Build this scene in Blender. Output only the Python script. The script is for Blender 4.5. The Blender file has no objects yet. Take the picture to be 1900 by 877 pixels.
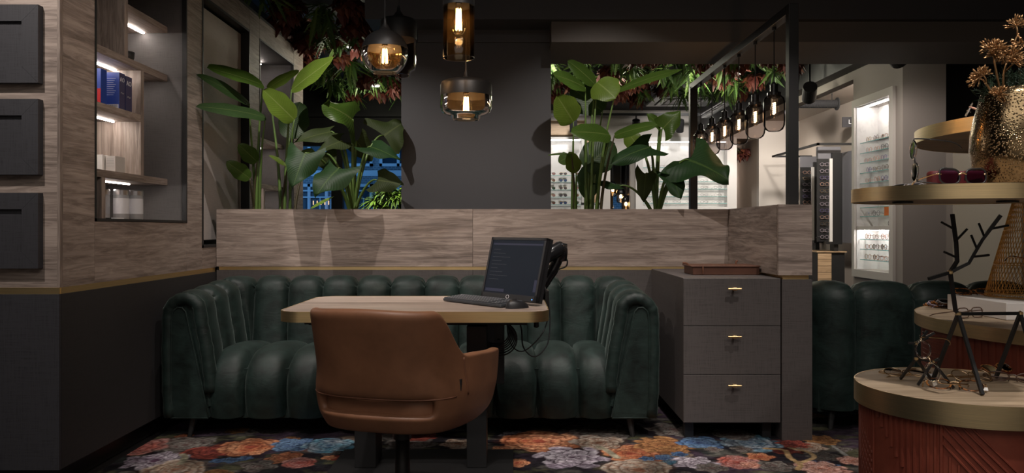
import bpy, bmesh, math, random
import numpy as np
from mathutils import Vector, Matrix

random.seed(7)
rng = np.random.default_rng(11)
sc = bpy.context.scene
col = sc.collection
PI = math.pi
R = math.radians

# ------------------------------------------------------------------ camera
CAMZ, F = 1.10, 1450.0
cam_d = bpy.data.cameras.new('camera')
cam = bpy.data.objects.new('camera', cam_d); col.objects.link(cam)
cam.location = (0, 0, CAMZ); cam.rotation_euler = (R(90), 0, 0)
cam_d.sensor_width = 36.0; cam_d.lens = 36.0 * F / 1900.0
cam_d.shift_y = -(438.5 - 424.0) / 1900.0
cam_d.clip_start = 0.05
sc.camera = cam

def P(px, py, Y):
    return Vector(((px - 950) * Y / F, Y, CAMZ - (py - 424) * Y / F))

# ------------------------------------------------------------------ world (dusk outside)
w = bpy.data.worlds.new('dusk'); sc.world = w; w.use_nodes = True
w.node_tree.nodes['Background'].inputs[0].default_value = (0.10, 0.28, 0.54, 1)
w.node_tree.nodes['Background'].inputs[1].default_value = 1.7
vs = sc.view_settings
vs.view_transform = 'Standard'; vs.look = 'None'; vs.gamma = 1; vs.use_curve_mapping = False
vs.exposure = 0.08

# ------------------------------------------------------------------ ceiling spots of the shop, with added fill lamps
def spot(loc, aim, power, angle=60, blend=0.6, rad=0.04, color=(1, 0.91, 0.845)):
    d = bpy.data.lights.new('ceiling_or_fill_spot', 'SPOT'); d.energy = power; d.spot_size = R(angle)
    d.spot_blend = blend; d.shadow_soft_size = rad; d.color = color
    o = bpy.data.objects.new('ceiling_or_fill_spot', d); col.objects.link(o)
    o.location = loc
    o.rotation_euler = (Vector(aim) - Vector(loc)).to_track_quat('-Z', 'Y').to_euler()
    return o
def area(loc, aim, power, sx, sy, color=(1, 0.93, 0.86), spread=180):
    d = bpy.data.lights.new('fill_panel_light', 'AREA'); d.energy = power; d.shape = 'RECTANGLE'
    d.size = sx; d.size_y = sy; d.color = color; d.spread = R(spread)
    o = bpy.data.objects.new('fill_panel_light', d); col.objects.link(o)
    o.location = loc
    o.rotation_euler = (Vector(aim) - Vector(loc)).to_track_quat('-Z', 'Y').to_euler()
    return o

# front zone
spot((-1.42, 4.15, 2.93), (-0.85, 4.98, 0.9), 118, 80, 0.7, 0.012)          # washes planter, plants, left
spot((0.55, 4.0, 2.93), (0.6, 4.98, 0.9), 78, 88, 0.7, 0.015)             # washes planter, sofa right
spot((1.50, 3.05, 2.93), (1.25, 4.1, 0.35), 92, 58, 0.7, 0.015)           # drawers, carpet
spot((-2.2, 2.0, 2.93), (-2.15, 3.3, 1.3), 98, 75, 0.8, 0.03)           # front of left cupboard
spot((-0.2, 2.9, 2.93), (-1.88, 4.0, 1.35), 50, 58, 0.9, 0.03)            # left joinery wall
spot((-0.7, 2.0, 2.93), (-0.55, 3.5, 0.7), 105, 62, 0.8, 0.03)             # table and chair back
spot((0.35, 2.2, 2.93), (-0.1, 3.7, 0.8), 70, 58, 0.8, 0.03)              # table right, monitor
spot((0.95, 1.35, 2.93), (1.3, 2.15, 1.0), 100, 70, 0.8, 0.03)             # round display
spot((1.9, 1.9, 2.93), (1.7, 2.6, 0.9), 48, 70, 0.8, 0.03)                # round display rear
area((0.0, 0.0, 3.05), (0.0, 0.0, 0), 40, 3.5, 2.2)                       # unseen fill panel added above the viewer to raise general brightness
for wx in (-2.6, -0.9, 0.9, 2.6): spot((wx, -0.7, 2.93), (wx, -1.8, 1.2), 85, 62, 0.8, 0.05)   # added washes of the unseen rear wall, for front fill and brass reflections
spot((0.62, 3.45, 2.93), (0.25, 4.3, 0.4), 62, 42, 0.7, 0.02)             # sofa seat right of the table
# back rooms
spot((0.9, 11.6, 3.0), (0.9, 13.1, 1.9), 74, 80, 0.7, 0.05, (1, .95, .9))
spot((2.6, 11.4, 3.0), (2.8, 13.1, 1.9), 80, 85, 0.7, 0.05, (1, .95, .9))
spot((4.3, 11.0, 3.0), (4.6, 12.6, 1.9), 170, 85, 0.7, 0.05, (1, .92, .84))
spot((2.0, 6.2, 2.9), (3.3, 7.2, 1.4), 190, 80, 0.8, 0.05)                # right wall
spot((2.6, 5.95, 2.32), (3.35, 6.5, 1.3), 30, 100, 0.8, 0.05)             # pilaster face

# ------------------------------------------------------------------ materials
def mat(name, base=(.5, .5, .5), rough=.5, metal=0.0, sheen=0, coat=0, spec=.5, emit=None, estr=0):
    m = bpy.data.materials.new(name); m.use_nodes = True
    b = m.node_tree.nodes['Principled BSDF']
    b.inputs['Base Color'].default_value = (*base, 1); b.inputs['Roughness'].default_value = rough
    b.inputs['Metallic'].default_value = metal; b.inputs['Specular IOR Level'].default_value = spec
    if sheen:
        b.inputs['Sheen Weight'].default_value = sheen; b.inputs['Sheen Roughness'].default_value = .35
        b.inputs['Sheen Tint'].default_value = (.40, .50, .46, 1)
    if coat: b.inputs['Coat Weight'].default_value = coat
    if emit: b.inputs['Emission Color'].default_value = (*emit, 1); b.inputs['Emission Strength'].default_value = estr
    return m
def N(m, t, **kw):
    n = m.node_tree.nodes.new(t)
    for k, v in kw.items(): setattr(n, k, v)
    return n
def L(m, a, b): m.node_tree.links.new(a, b)
def coords(m, scale=(1, 1, 1), rot=(0, 0, 0)):
    tc = N(m, 'ShaderNodeTexCoord'); mp = N(m, 'ShaderNodeMapping')
    mp.inputs['Scale'].default_value = scale; mp.inputs['Rotation'].default_value = rot
    L(m, tc.outputs['Object'], mp.inputs['Vector']); return mp.outputs['Vector']
def ramp(m, fac, stops):
    r = N(m, 'ShaderNodeValToRGB'); el = r.color_ramp.elements
    while len(el) < len(stops): el.new(.5)
    for e, (p, c) in zip(el, stops): e.position = p; e.color = (*c, 1)
    L(m, fac, r.inputs['Fac']); return r.outputs['Color']
def noise(m, vec, scale, detail=4, rough=.55, dist=0):
    n = N(m, 'ShaderNodeTexNoise'); n.inputs['Scale'].default_value = scale; n.inputs['Detail'].default_value = detail
    n.inputs['Roughness'].default_value = rough; n.inputs['Distortion'].default_value = dist
    L(m, vec, n.inputs['Vector']); return n.outputs['Fac']
def bump(m, h, strength=.2, dist=.002):
    b = N(m, 'ShaderNodeBump'); b.inputs['Strength'].default_value = strength; b.inputs['Distance'].default_value = dist
    L(m, h, b.inputs['Height']); L(m, b.outputs['Normal'], m.node_tree.nodes['Principled BSDF'].inputs['Normal'])
def mixc(m, fac, a, b, mode='MIX'):
    x = N(m, 'ShaderNodeMix', data_type='RGBA', blend_type=mode)
    if isinstance(fac, (int, float)): x.inputs[0].default_value = fac
    else: L(m, fac, x.inputs[0])
    for s, v in ((6, a), (7, b)):
        if isinstance(v, tuple): x.inputs[s].default_value = (*v, 1)
        else: L(m, v, x.inputs[s])
    return x.outputs[2]

def wood(name, dark, mid, light, axis='X', rough=.5, seed=0.0, fig=1.0):
    m = mat(name, mid, rough); b = m.node_tree.nodes['Principled BSDF']
    s = {'X': (.55, 6.5, 6.5), 'Y': (6.5, .55, 6.5), 'Z': (6.5, 6.5, .55)}[axis]
    s2 = {'X': (2, 120, 120), 'Y': (120, 2, 120), 'Z': (120, 120, 2)}[axis]
    v = coords(m, s)
    ad = N(m, 'ShaderNodeVectorMath', operation='ADD'); ad.inputs[1].default_value = (seed, seed * 1.7, seed * .6)
    L(m, v, ad.inputs[0]); v = ad.outputs[0]
    n1 = noise(m, v, 1.1, 7, .6, 1.6 * fig)
    n3 = noise(m, v, 4.5, 6, .65, 2.2 * fig)
    n2 = noise(m, coords(m, s2), 1.0, 3, .6, .3)
    dk = tuple(x * .72 for x in dark); lt_ = tuple(x * 1.12 for x in light)
    c = ramp(m, n1, [(.36, dk), (.48, mid), (.58, lt_)])
    c = mixc(m, .5, c, ramp(m, n3, [(.40, dk), (.50, mid), (.57, lt_)]))
    c = mixc(m, .26, c, ramp(m, n2, [(.32, dk), (.66, lt_)]))
    L(m, c, b.inputs['Base Color']); bump(m, n2, .12, .001); return m

def weave(name, base, amt=.25, rough=.6):
    m = mat(name, base, rough); b = m.node_tree.nodes['Principled BSDF']
    a = noise(m, coords(m, (500, 500, 14)), 1, 2); c = noise(m, coords(m, (14, 14, 500)), 1, 2)
    f = N(m, 'ShaderNodeMath', operation='ADD'); L(m, a, f.inputs[0]); L(m, c, f.inputs[1])
    lo = tuple(x * (1 - amt) for x in base); hi = tuple(x * (1 + amt) for x in base)
    L(m, ramp(m, f.outputs[0], [(.7, lo), (1.3 if False else 1.0, hi)]), b.inputs['Base Color'])
    bump(m, f.outputs[0], .08, .001); return m

def brushed(name, base, rough=.32):
    m = mat(name, base, rough, 1.0); b = m.node_tree.nodes['Principled BSDF']
    n = noise(m, coords(m, (6, 6, 900)), 1, 2)
    L(m, ramp(m, n, [(.2, tuple(x * .82 for x in base)), (.8, tuple(min(1, x * 1.1) for x in base))]), b.inputs['Base Color'])
    bump(m, n, .06, .0006); return m

def velvet(name, base):
    m = mat(name, base, .54, sheen=.2, spec=.27); b = m.node_tree.nodes['Principled BSDF']
    n = noise(m, coords(m, (9, 9, 9)), 1, 6, .65, .6)
    L(m, ramp(m, n, [(.32, tuple(x * .5 for x in base)), (.68, tuple(x * 1.8 for x in base))]), b.inputs['Base Color'])
    wv = noise(m, coords(m, (7, 7, 16)), 1, 4, .6, 1.0)
    bump(m, wv, .22, .010); return m

def leather(name, base):
    m = mat(name, base, .48); b = m.node_tree.nodes['Principled BSDF']
    n = noise(m, coords(m), 7, 6, .6)
    L(m, ramp(m, n, [(.3, tuple(x * .8 for x in base)), (.7, tuple(x * 1.18 for x in base))]), b.inputs['Base Color'])
    bump(m, noise(m, coords(m), 420, 3), .1, .0008); return m

def glass(name, tint=(1, 1, 1), refl=.35, rough=.02, haze=None):
    m = bpy.data.materials.new(name); m.use_nodes = True
    nt = m.node_tree; nt.nodes.remove(nt.nodes['Principled BSDF']); out = nt.nodes['Material Output']
    t = N(m, 'ShaderNodeBsdfTransparent'); t.inputs[0].default_value = (*tint, 1)
    g = N(m, 'ShaderNodeBsdfGlossy'); g.inputs['Roughness'].default_value = rough
    lw = N(m, 'ShaderNodeLayerWeight'); lw.inputs['Blend'].default_value = refl
    mx = N(m, 'ShaderNodeMixShader'); L(m, lw.outputs['Fresnel'], mx.inputs[0])
    if haze:                                    # faint body colour of the tinted glass
        df = N(m, 'ShaderNodeBsdfTranslucent'); df.inputs[0].default_value = (*haze[1], 1)
        m2 = N(m, 'ShaderNodeMixShader'); m2.inputs[0].default_value = haze[0] * .25; L(m, t.outputs[0], m2.inputs[1]); L(m, df.outputs[0], m2.inputs[2]); t = m2
    L(m, t.outputs[0], mx.inputs[1]); L(m, g.outputs[0], mx.inputs[2]); L(m, mx.outputs[0], out.inputs['Surface']); return m

def emis(name, c, s):
    m = bpy.data.materials.new(name); m.use_nodes = True
    nt = m.node_tree; nt.nodes.remove(nt.nodes['Principled BSDF']); e = N(m, 'ShaderNodeEmission')
    e.inputs[0].default_value = (*c, 1); e.inputs[1].default_value = s
    L(m, e.outputs[0], nt.nodes['Material Output'].inputs['Surface']); return m

def leafmat(name, base, rib=(.12, .18, .05), rough=.38):
    m = mat(name, base, rough, spec=.2); b = m.node_tree.nodes['Principled BSDF']
    uv = N(m, 'ShaderNodeUVMap'); sp = N(m, 'ShaderNodeSeparateXYZ'); L(m, uv.outputs[0], sp.inputs[0])
    # side veins: stripes along the length of the blade, slanted away from the midrib
    a = N(m, 'ShaderNodeMath', operation='ABSOLUTE'); L(m, sp.outputs['X'], a.inputs[0])
    k = N(m, 'ShaderNodeMath', operation='MULTIPLY_ADD'); k.inputs[1].default_value = -.35; L(m, a.outputs[0], k.inputs[0]); L(m, sp.outputs['Y'], k.inputs[2])
    s = N(m, 'ShaderNodeMath', operation='MULTIPLY'); s.inputs[1].default_value = 95; L(m, k.outputs[0], s.inputs[0])
    si = N(m, 'ShaderNodeMath', operation='SINE'); L(m, s.outputs[0], si.inputs[0])
    c = ramp(m, si.outputs[0], [(0, tuple(x * .85 for x in base)), (1, tuple(x * 1.15 for x in base))])
    n = noise(m, coords(m), 9, 4)
    c = mixc(m, .5, c, ramp(m, n, [(.3, tuple(x * .7 for x in base)), (.7, tuple(x * 1.3 for x in base))]))
    lt = N(m, 'ShaderNodeMath', operation='LESS_THAN'); lt.inputs[1].default_value = .045; L(m, a.outputs[0], lt.inputs[0])
    L(m, mixc(m, lt.outputs[0], c, rib), b.inputs['Base Color'])
    bump(m, si.outputs[0], .15, .002)
    b.inputs['Subsurface Weight'].default_value = 0.0
    # a little light passes through the blade
    tr = N(m, 'ShaderNodeBsdfTranslucent'); L(m, mixc(m, .5, c, tuple(min(1, x * 1.6) for x in base)), tr.inputs[0])
    mx = N(m, 'ShaderNodeMixShader'); mx.inputs[0].default_value = .22
    L(m, b.outputs[0], mx.inputs[1]); L(m, tr.outputs[0], mx.inputs[2])
    L(m, mx.outputs[0], m.node_tree.nodes['Material Output'].inputs['Surface']); return m

WD, WM, WL = (.135, .100, .082), (.255, .198, .168), (.38, .308, .264)
M = {}
M['woodX'] = wood('oak_panel_x', WD, WM, WL, 'X', .55, 0)
M['woodX2'] = wood('oak_panel_x2', WD, WM, WL, 'X', .55, 3.7)
M['woodY'] = wood('oak_panel_y', WD, WM, WL, 'Y', .55, 1.3)
M['woodY2'] = wood('oak_panel_y2', WD, WM, WL, 'Y', .55, 5.1)
M['woodZ'] = wood('oak_panel_z', WD, WM, WL, 'Z', .55, 2.2)
M['wood_table'] = wood('oak_table', (.235, .18, .148), (.36, .285, .24), (.46, .375, .32), 'X', .42, 8, .6)
M['wood_disc'] = wood('oak_display', (.27, .19, .12), (.40, .30, .20), (.5, .39, .27), 'X', .5, 4, .5)
M['wood_pale'] = wood('oak_pale', (.42, .27, .15), (.52, .35, .2), (.6, .42, .26), 'X', .5, 6, .5)
M['dark'] = weave('dark_linen_panel', (.024, .0225, .0235), .25, .6)
M['dark2'] = weave('graphite_linen', (.062, .054, .052), .25, .6)
M['niche'] = weave('niche_linen', (.085, .078, .077), .2, .7)
M['palepanel'] = weave('pale_linen', (.44, .39, .365), .12, .7)
M['bluegrey'] = weave('slate_linen', (.026, .0255, .030), .3, .6)
M['pillar'] = mat('pillar_paint', (.052, .052, .057), .6)
M['beam'] = mat('beam_paint', (.098, .086, .076), .7)
M['black'] = mat('black_paint', (.012, .012, .013), .55)
M['ceil'] = mat('black_ceiling', (.008, .008, .009), .9)
M['plinth'] = mat('plinth', (.010, .009, .009), .45)
M['brass'] = brushed('brushed_brass', (.88, .66, .34), .38)
M['brass2'] = brushed('satin_brass', (.88, .70, .40), .34)
M['steel'] = mat('steel', (.6, .6, .6), .25, 1)
M['metal'] = mat('black_metal', (.022, .022, .023), .45, .3)
M['gloss_black'] = mat('gloss_black', (.010, .010, .011), .18)
M['plastic'] = mat('black_plastic', (.018, .018, .020), .42)
M['plastic2'] = mat('grey_plastic', (.045, .050, .058), .5)
M['keycap'] = mat('keycap', (.075, .080, .090), .5)
M['keymark'] = mat('key_legend', (.45, .46, .48), .5)
M['velvet'] = velvet('green_velvet', (.0080, .0155, .0135))
M['leather'] = leather('tan_leather', (.235, .105, .055))
M['leather2'] = leather('tan_leather_seat', (.30, .135, .072))
M['leatherbox'] = leather('brown_leather', (.105, .042, .025))
M['stitch'] = mat('stitch', (.16, .065, .035), .6)
M['white'] = mat('white_lacquer', (.72, .70, .68), .45)
M['marble'] = mat('white_marble', (.78, .76, .74), .4)
_m = M['marble']; L(_m, ramp(_m, noise(_m, coords(_m, (1, 1, 1), (0, .6, .4)), 2.5, 8, .65, 2.5), [(.35, (.66, .64, .62)), (.5, (.80, .78, .76)), (.7, (.84, .82, .8))]), _m.node_tree.nodes['Principled BSDF'].inputs['Base Color'])
M['beige'] = mat('beige_plaster', (.50, .44, .385), .8)
M['greywall'] = mat('taupe_plaster', (.33, .29, .262), .8)
M['offwhite'] = mat('offwhite_plaster', (.60, .56, .52), .8)
M['shelfglass'] = glass('shelf_glass', (.975, .99, .985), .06)
M['shelfedge'] = mat('shelf_glass_edge', (.22, .48, .46), .2)
M['smoke'] = glass('smoked_glass', (.62, .57, .55), .13)
M['amber'] = glass('amber_glass', (.96, .87, .72), .26, haze=(.045, (.55, .33, .12)))
M['clear'] = glass('clear_glass', (.97, .97, .97), .12)
M['window'] = glass('window_glass', (.93, .96, 1), .12)
M['lens_clear'] = glass('lens_clear', (.95, .95, .97), .10)
M['lens_violet'] = glass('lens_violet', (.55, .42, .60), .30)
M['lens_grey'] = mat('lens_grey', (.10, .09, .10), .15)
M['lens_brown'] = mat('lens_brown', (.17, .09, .07), .15)
M['lens_blue'] = mat('lens_blue', (.05, .09, .20), .15)
M['lens_green'] = mat('lens_green', (.05, .09, .055), .15)
M['lens_rose'] = mat('lens_rose', (.38, .22, .20), .15)
M['filament'] = emis('filament', (1, .60, .27), 34)
M['led'] = emis('led_strip', (1, .90, .82), 42)
M['led_pink'] = emis('led_strip_soft', (1, .84, .84), 14)
M['led_white'] = emis('led_white', (1, .96, .92), 62)
M['led_far'] = emis('led_far', (1, .96, .92), 11)
M['lampface'] = emis('lamp_face', (1, .97, .85), 9)
M['soil'] = mat('soil', (.02, .015, .012), .95)
M['pot'] = mat('dark_pot', (.03, .03, .03), .5)
M['terracotta'] = mat('rust_lacquer', (.21, .040, .022), .55)
_m = M['terracotta']; L(_m, ramp(_m, noise(_m, coords(_m), 9, 5, .6), [(.3, (.165, .032, .018)), (.7, (.25, .056, .030))]), _m.node_tree.nodes['Principled BSDF'].inputs['Base Color'])
M['leafA'] = leafmat('leaf_strelitzia', (.046, .088, .014), (.10, .14, .035))
M['leafA2'] = leafmat('leaf_strelitzia_bright', (.092, .145, .020), (.15, .20, .05))
M['leafA3'] = leafmat('leaf_strelitzia_dark', (.028, .055, .018), (.06, .09, .03))
M['leafB'] = leafmat('leaf_alocasia', (.018, .048, .015), (.05, .095, .025), .5)
M['leafB2'] = leafmat('leaf_alocasia_under', (.034, .050, .015), (.07, .09, .028), .6)
M['stem'] = mat('green_stem', (.10, .175, .04), .45)
M['stem_dark'] = mat('brown_stem', (.060, .050, .022), .55)
M['fern'] = mat('fern_leaf', (.050, .105, .022), .6)
M['fern2'] = mat('lime_leaf', (.075, .13, .022), .55)
M['redleaf'] = mat('red_leaf', (.095, .020, .014), .6)
M['redleaf2'] = mat('copper_leaf', (.15, .045, .020), .6)
M['bright'] = mat('bright_bamboo_leaf', (.20, .34, .04), .5)
M['golddry'] = mat('gold_dried_flower', (.38, .22, .10), .38, .75)
M['pine'] = mat('pine_needle', (.018, .045, .020), .6)
M['goldwire'] = mat('gold_wire', (.50, .30, .10), .35, .9)
M['bronze'] = mat('hammered_bronze', (.25, .18, .10), .2, 1.0)
_m = M['bronze']; _v = N(_m, 'ShaderNodeTexVoronoi'); _v.inputs['Scale'].default_value = 200
L(_m, coords(_m), _v.inputs['Vector']); bump(_m, ramp(_m, _v.outputs['Distance'], [(.10, (1, 1, 1)), (.46, (0, 0, 0))]), .6, .0022)
M['tortoise'] = mat('tortoiseshell', (.16, .06, .02), .22)
_m = M['tortoise']; L(_m, ramp(_m, noise(_m, coords(_m), 90, 2), [(.42, (.03, .012, .006)), (.58, (.34, .13, .035))]), _m.node_tree.nodes['Principled BSDF'].inputs['Base Color'])
M['frame_black'] = mat('frame_black', (.015, .015, .016), .3)
M['frame_gold'] = mat('frame_gold', (.66, .48, .30), .25, 1)
M['frame_rose'] = mat('frame_rose', (.62, .36, .27), .3, .4)
M['frame_purple'] = mat('frame_purple', (.13, .09, .26), .3)
M['frame_brown'] = mat('frame_brown', (.10, .055, .035), .3)
M['frame_green'] = mat('frame_green', (.06, .10, .075), .3)
M['frame_clear'] = glass('frame_crystal', (.78, .75, .72), .35)
M['frame_lilac'] = mat('frame_lilac', (.40, .33, .40), .3)
M['frame_grey'] = mat('frame_grey', (.20, .195, .20), .3)
M['tag'] = mat('paper_tag', (.75, .73, .70), .6)
M['orange'] = mat('orange_card', (.65, .16, .02), .5)
M['redcase'] = mat('wine_case', (.10, .010, .014), .5)
M['box_blue'] = mat('blue_carton', (.025, .060, .30), .45)
M['box_dkblue'] = mat('navy_carton', (.022, .03, .10), .45)
M['box_violet'] = mat('violet_carton', (.06, .05, .12), .45)
M['box_red'] = mat('red_print', (.45, .02, .02), .5)
M['print_white'] = mat('white_print', (.75, .75, .78), .5)
M['print_black'] = mat('black_print', (.02, .02, .02), .5)
M['print_grey'] = mat('grey_print', (.35, .34, .34), .5)
M['tin'] = mat('tin_lid', (.55, .55, .57), .3, 1)
M['canfilm'] = mat('pale_tin', (.38, .39, .41), .3, .2)
M['cloth_grey'] = mat('grey_door', (.17, .17, .19), .5)
M['facade'] = mat('facade_brick', (.30, .33, .36), .85)
_m = M['facade']; _b = N(_m, 'ShaderNodeTexBrick'); _b.inputs['Scale'].default_value = 6; _b.inputs['Color1'].default_value = (.30, .33, .36, 1); _b.inputs['Color2'].default_value = (.22, .25, .28, 1); _b.inputs['Mortar'].default_value = (.5, .53, .56, 1); _b.inputs['Mortar Size'].default_value = .03
L(_m, coords(_m, (1, 1, 1), (R(90), 0, 0)), _b.inputs['Vector']); L(_m, _b.outputs['Color'], _m.node_tree.nodes['Principled BSDF'].inputs['Base Color'])
M['facade2'] = mat('facade_trim', (.60, .65, .7), .7)
M['facade_glass'] = mat('facade_glass', (.03, .05, .07), .08)
M['litwin'] = emis('lit_window', (1, .55, .28), 1.6)
M['ac'] = mat('ac_white', (.62, .62, .62), .5)
M['screen'] = mat('screen_print', (.006, .007, .010), .4, spec=.12, emit=(.012, .017, .026), estr=.5)
M['screen_bar'] = mat('screen_bar', (.01, .01, .02), .4, emit=(.02, .024, .055), estr=.5)
M['screen_text'] = mat('screen_text', (.012, .012, .015), .4, emit=(.03, .034, .042), estr=.5)
M['power'] = emis('power_light', (.1, .3, 1), 3)

# ------------------------------------------------------------------ mesh builder
class MB:
    def __init__(s): s.v = []; s.f = []; s.m = []; s.uv = None
    def add(s, vs, fs, mi=0):
        o = len(s.v); s.v += [tuple(p) for p in vs]; s.f += [tuple(i + o for i in f) for f in fs]; s.m += [mi] * len(fs); return s
    def box(s, x0, x1, y0, y1, z0, z1, mi=0, X=None):
        vs = [(x, y, z) for z in (z0, z1) for y in (y0, y1) for x in (x0, x1)]
        if X is not None: vs = [X @ Vector(p) for p in vs]
        return s.add(vs, [(0, 2, 3, 1), (4, 5, 7, 6), (0, 1, 5, 4), (2, 6, 7, 3), (0, 4, 6, 2), (1, 3, 7, 5)], mi)
    def cbox(s, c, d, mi=0, X=None):
        return s.box(c[0] - d[0] / 2, c[0] + d[0] / 2, c[1] - d[1] / 2, c[1] + d[1] / 2, c[2] - d[2] / 2, c[2] + d[2] / 2, mi, X)
    def lathe(s, prof, n=32, c=(0, 0, 0), mi=0, cap=True):
        vs = []; fs = []
        for (r, z) in prof:
            for k in range(n):
                a = 2 * PI * k / n; vs.append((c[0] + r * math.cos(a), c[1] + r * math.sin(a), c[2] + z))
        for i in range(len(prof) - 1):
            for k in range(n): fs.append((i * n + k, i * n + (k + 1) % n, (i + 1) * n + (k + 1) % n, (i + 1) * n + k))
        if cap:
            fs.append(tuple(reversed(range(n)))); fs.append(tuple(range((len(prof) - 1) * n, len(prof) * n)))
        return s.add(vs, fs, mi)
    def tube(s, pts, r, n=8, mi=0, closed=False, cap=True):
        pts = [Vector(p) for p in pts]; m = len(pts); vs = []; fs = []
        rs = r if isinstance(r, (list, tuple)) else [r] * m
        up = None
        for i, p in enumerate(pts):
            if closed: d = pts[(i + 1) % m] - pts[i - 1]
            else: d = pts[min(i + 1, m - 1)] - pts[max(i - 1, 0)]
            d = d.normalized() if d.length > 1e-9 else Vector((0, 0, 1))
            if up is None: up = Vector((0, 0, 1)) if abs(d.z) < .9 else Vector((1, 0, 0))
            a = d.cross(up)
            if a.length < 1e-6: a = d.orthogonal()
            a.normalize(); b = a.cross(d).normalized(); up = b
            for k in range(n):
                t = 2 * PI * (k + .5) / n; vs.append(p + (a * math.cos(t) + b * math.sin(t)) * rs[i])
        for i in range(m if closed else m - 1):
            j = (i + 1) % m
            for k in range(n): fs.append((i * n + k, i * n + (k + 1) % n, j * n + (k + 1) % n, j * n + k))
        if cap and not closed: fs.append(tuple(reversed(range(n)))); fs.append(tuple(range((m - 1) * n, m * n)))
        return s.add(vs, fs, mi)
    def prism(s, poly, z0, z1, mi=0, X=None):
        n = len(poly); vs = [(x, y, z0) for x, y in poly] + [(x, y, z1) for x, y in poly]
        if X is not None: vs = [X @ Vector(p) for p in vs]
        fs = [tuple(reversed(range(n))), tuple(range(n, 2 * n))] + [(i, (i + 1) % n, n + (i + 1) % n, n + i) for i in range(n)]
        return s.add(vs, fs, mi)
    def grid(s, fn, nu, nv, mi=0, closed_u=False, keep=None):
        vs = [fn(i / (nu if closed_u else nu - 1), j / (nv - 1)) for i in range(nu) for j in range(nv)]; fs = []
        for i in range(nu if closed_u else nu - 1):
            for j in range(nv - 1):
                if keep and not keep(i, j): continue
                k = (i + 1) % nu; fs.append((i * nv + j, k * nv + j, k * nv + j + 1, i * nv + j + 1))
        return s.add(vs, fs, mi)
    def mesh(s, name, mats, smooth=False, uv=None):
        me = bpy.data.meshes.new(name); me.from_pydata(s.v, [], s.f); me.update()
        for x in (mats if isinstance(mats, (list, tuple)) else [mats]): me.materials.append(M[x] if isinstance(x, str) else x)
        if len(me.materials) > 1: me.polygons.foreach_set('material_index', s.m)
        if smooth: me.polygons.foreach_set('use_smooth', [True] * len(me.polygons))
        if uv:
            l = me.uv_layers.new(name='UVMap')
            for lp in me.loops: l.data[lp.index].uv = uv[lp.vertex_index]
        return me
    def build(s, name, mats, parent=None, smooth=False, bevel=0, seg=2, uv=None, sub=0, solid=0, local=False):
        me = s.mesh(name, mats, smooth or bevel > 0 and False, uv)
        return link(name, me, parent, bevel, seg, sub, solid, local, smooth)
def link(name, me, parent=None, bevel=0, seg=2, sub=0, solid=0, local=False, smooth=False):
    o = bpy.data.objects.new(name, me); col.objects.link(o)
    if parent is not None:
        o.parent = parent
        if not local:
            # parts are written in world coordinates
            o.matrix_parent_inverse = Matrix.Translation(parent.location).inverted()
    if solid:
        q = o.modifiers.new('solid', 'SOLIDIFY'); q.thickness = solid; q.offset = 0
    if sub:
        q = o.modifiers.new('sub', 'SUBSURF'); q.levels = sub; q.render_levels = sub
    if bevel:
        q = o.modifiers.new('bevel', 'BEVEL'); q.width = bevel; q.segments = seg; q.limit_method = 'ANGLE'; q.angle_limit = R(40)
        if hasattr(q, 'harden_normals'): q.harden_normals = False
    return o
def tag(o, label=None, cat=None, group=None, kind=None):
    if label: o['label'] = label
    if cat: o['category'] = cat
    if group: o['group'] = group
    if kind: o['kind'] = kind
    return o
def empty(name, loc, rot=(0, 0, 0)):
    o = bpy.data.objects.new(name, None); col.objects.link(o); o.location = loc; o.rotation_euler = rot; o.empty_display_size = .1; return o
def thing(name, loc, label, cat, group=None, rot=(0, 0, 0)):
    return tag(empty(name, loc, rot), label, cat, group)
def struct(o): o['kind'] = 'structure'; return o
def sbox(name, m, *b, bevel=0):
    return struct(MB().box(*b).build(name, m, bevel=bevel))
def pbox(name, m, parent, *b, bevel=0, local=False):
    return MB().box(*b).build(name, m, parent, bevel=bevel, local=local)
def text_mesh(body, size, ext=.0006, align='CENTER'):
    cu = bpy.data.curves.new('txt', 'FONT'); cu.body = body; cu.size = size; cu.extrude = ext
    cu.align_x = align; cu.align_y = 'CENTER'; cu.resolution_u = 2
    o = bpy.data.objects.new('txt', cu); col.objects.link(o)
    dg = bpy.context.evaluated_depsgraph_get(); dg.update()
    me = bpy.data.meshes.new_from_object(o.evaluated_get(dg)); bpy.data.objects.remove(o); bpy.data.curves.remove(cu); return me
def text(name, body, size, mat_, parent, X, ext=.0006):
    """lettering facing local +Z of X; X in world coordinates"""
    me = text_mesh(body, size, ext); me.transform(X); me.materials.clear(); me.materials.append(M[mat_])
    return link(name, me, parent)
def face_cam(x, y, z):      # text plane facing -Y (towards the viewer)
    return Matrix.Translation((x, y, z)) @ Matrix.Rotation(PI / 2, 4, 'X')
def bez(a, b, c, d, n=12):
    a, b, c, d = map(Vector, (a, b, c, d)); out = []
    for i in range(n + 1):
        t = i / n; u = 1 - t; out.append(a * u**3 + b * 3 * u * u * t + c * 3 * u * t * t + d * t**3)
    return out
def catmull(pts, k=6):
    p = [Vector(q) for q in pts]; p = [p[0] * 2 - p[1]] + p + [p[-1] * 2 - p[-2]]; out = []
    for i in range(1, len(p) - 2):
        for j in range(k):
            t = j / k
            out.append(.5 * ((2 * p[i]) + (p[i + 1] - p[i - 1]) * t + (2 * p[i - 1] - 5 * p[i] + 4 * p[i + 1] - p[i + 2]) * t * t + (3 * p[i] - p[i - 1] - 3 * p[i + 1] + p[i + 2]) * t**3))
    out.append(p[-2]); return out
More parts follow.
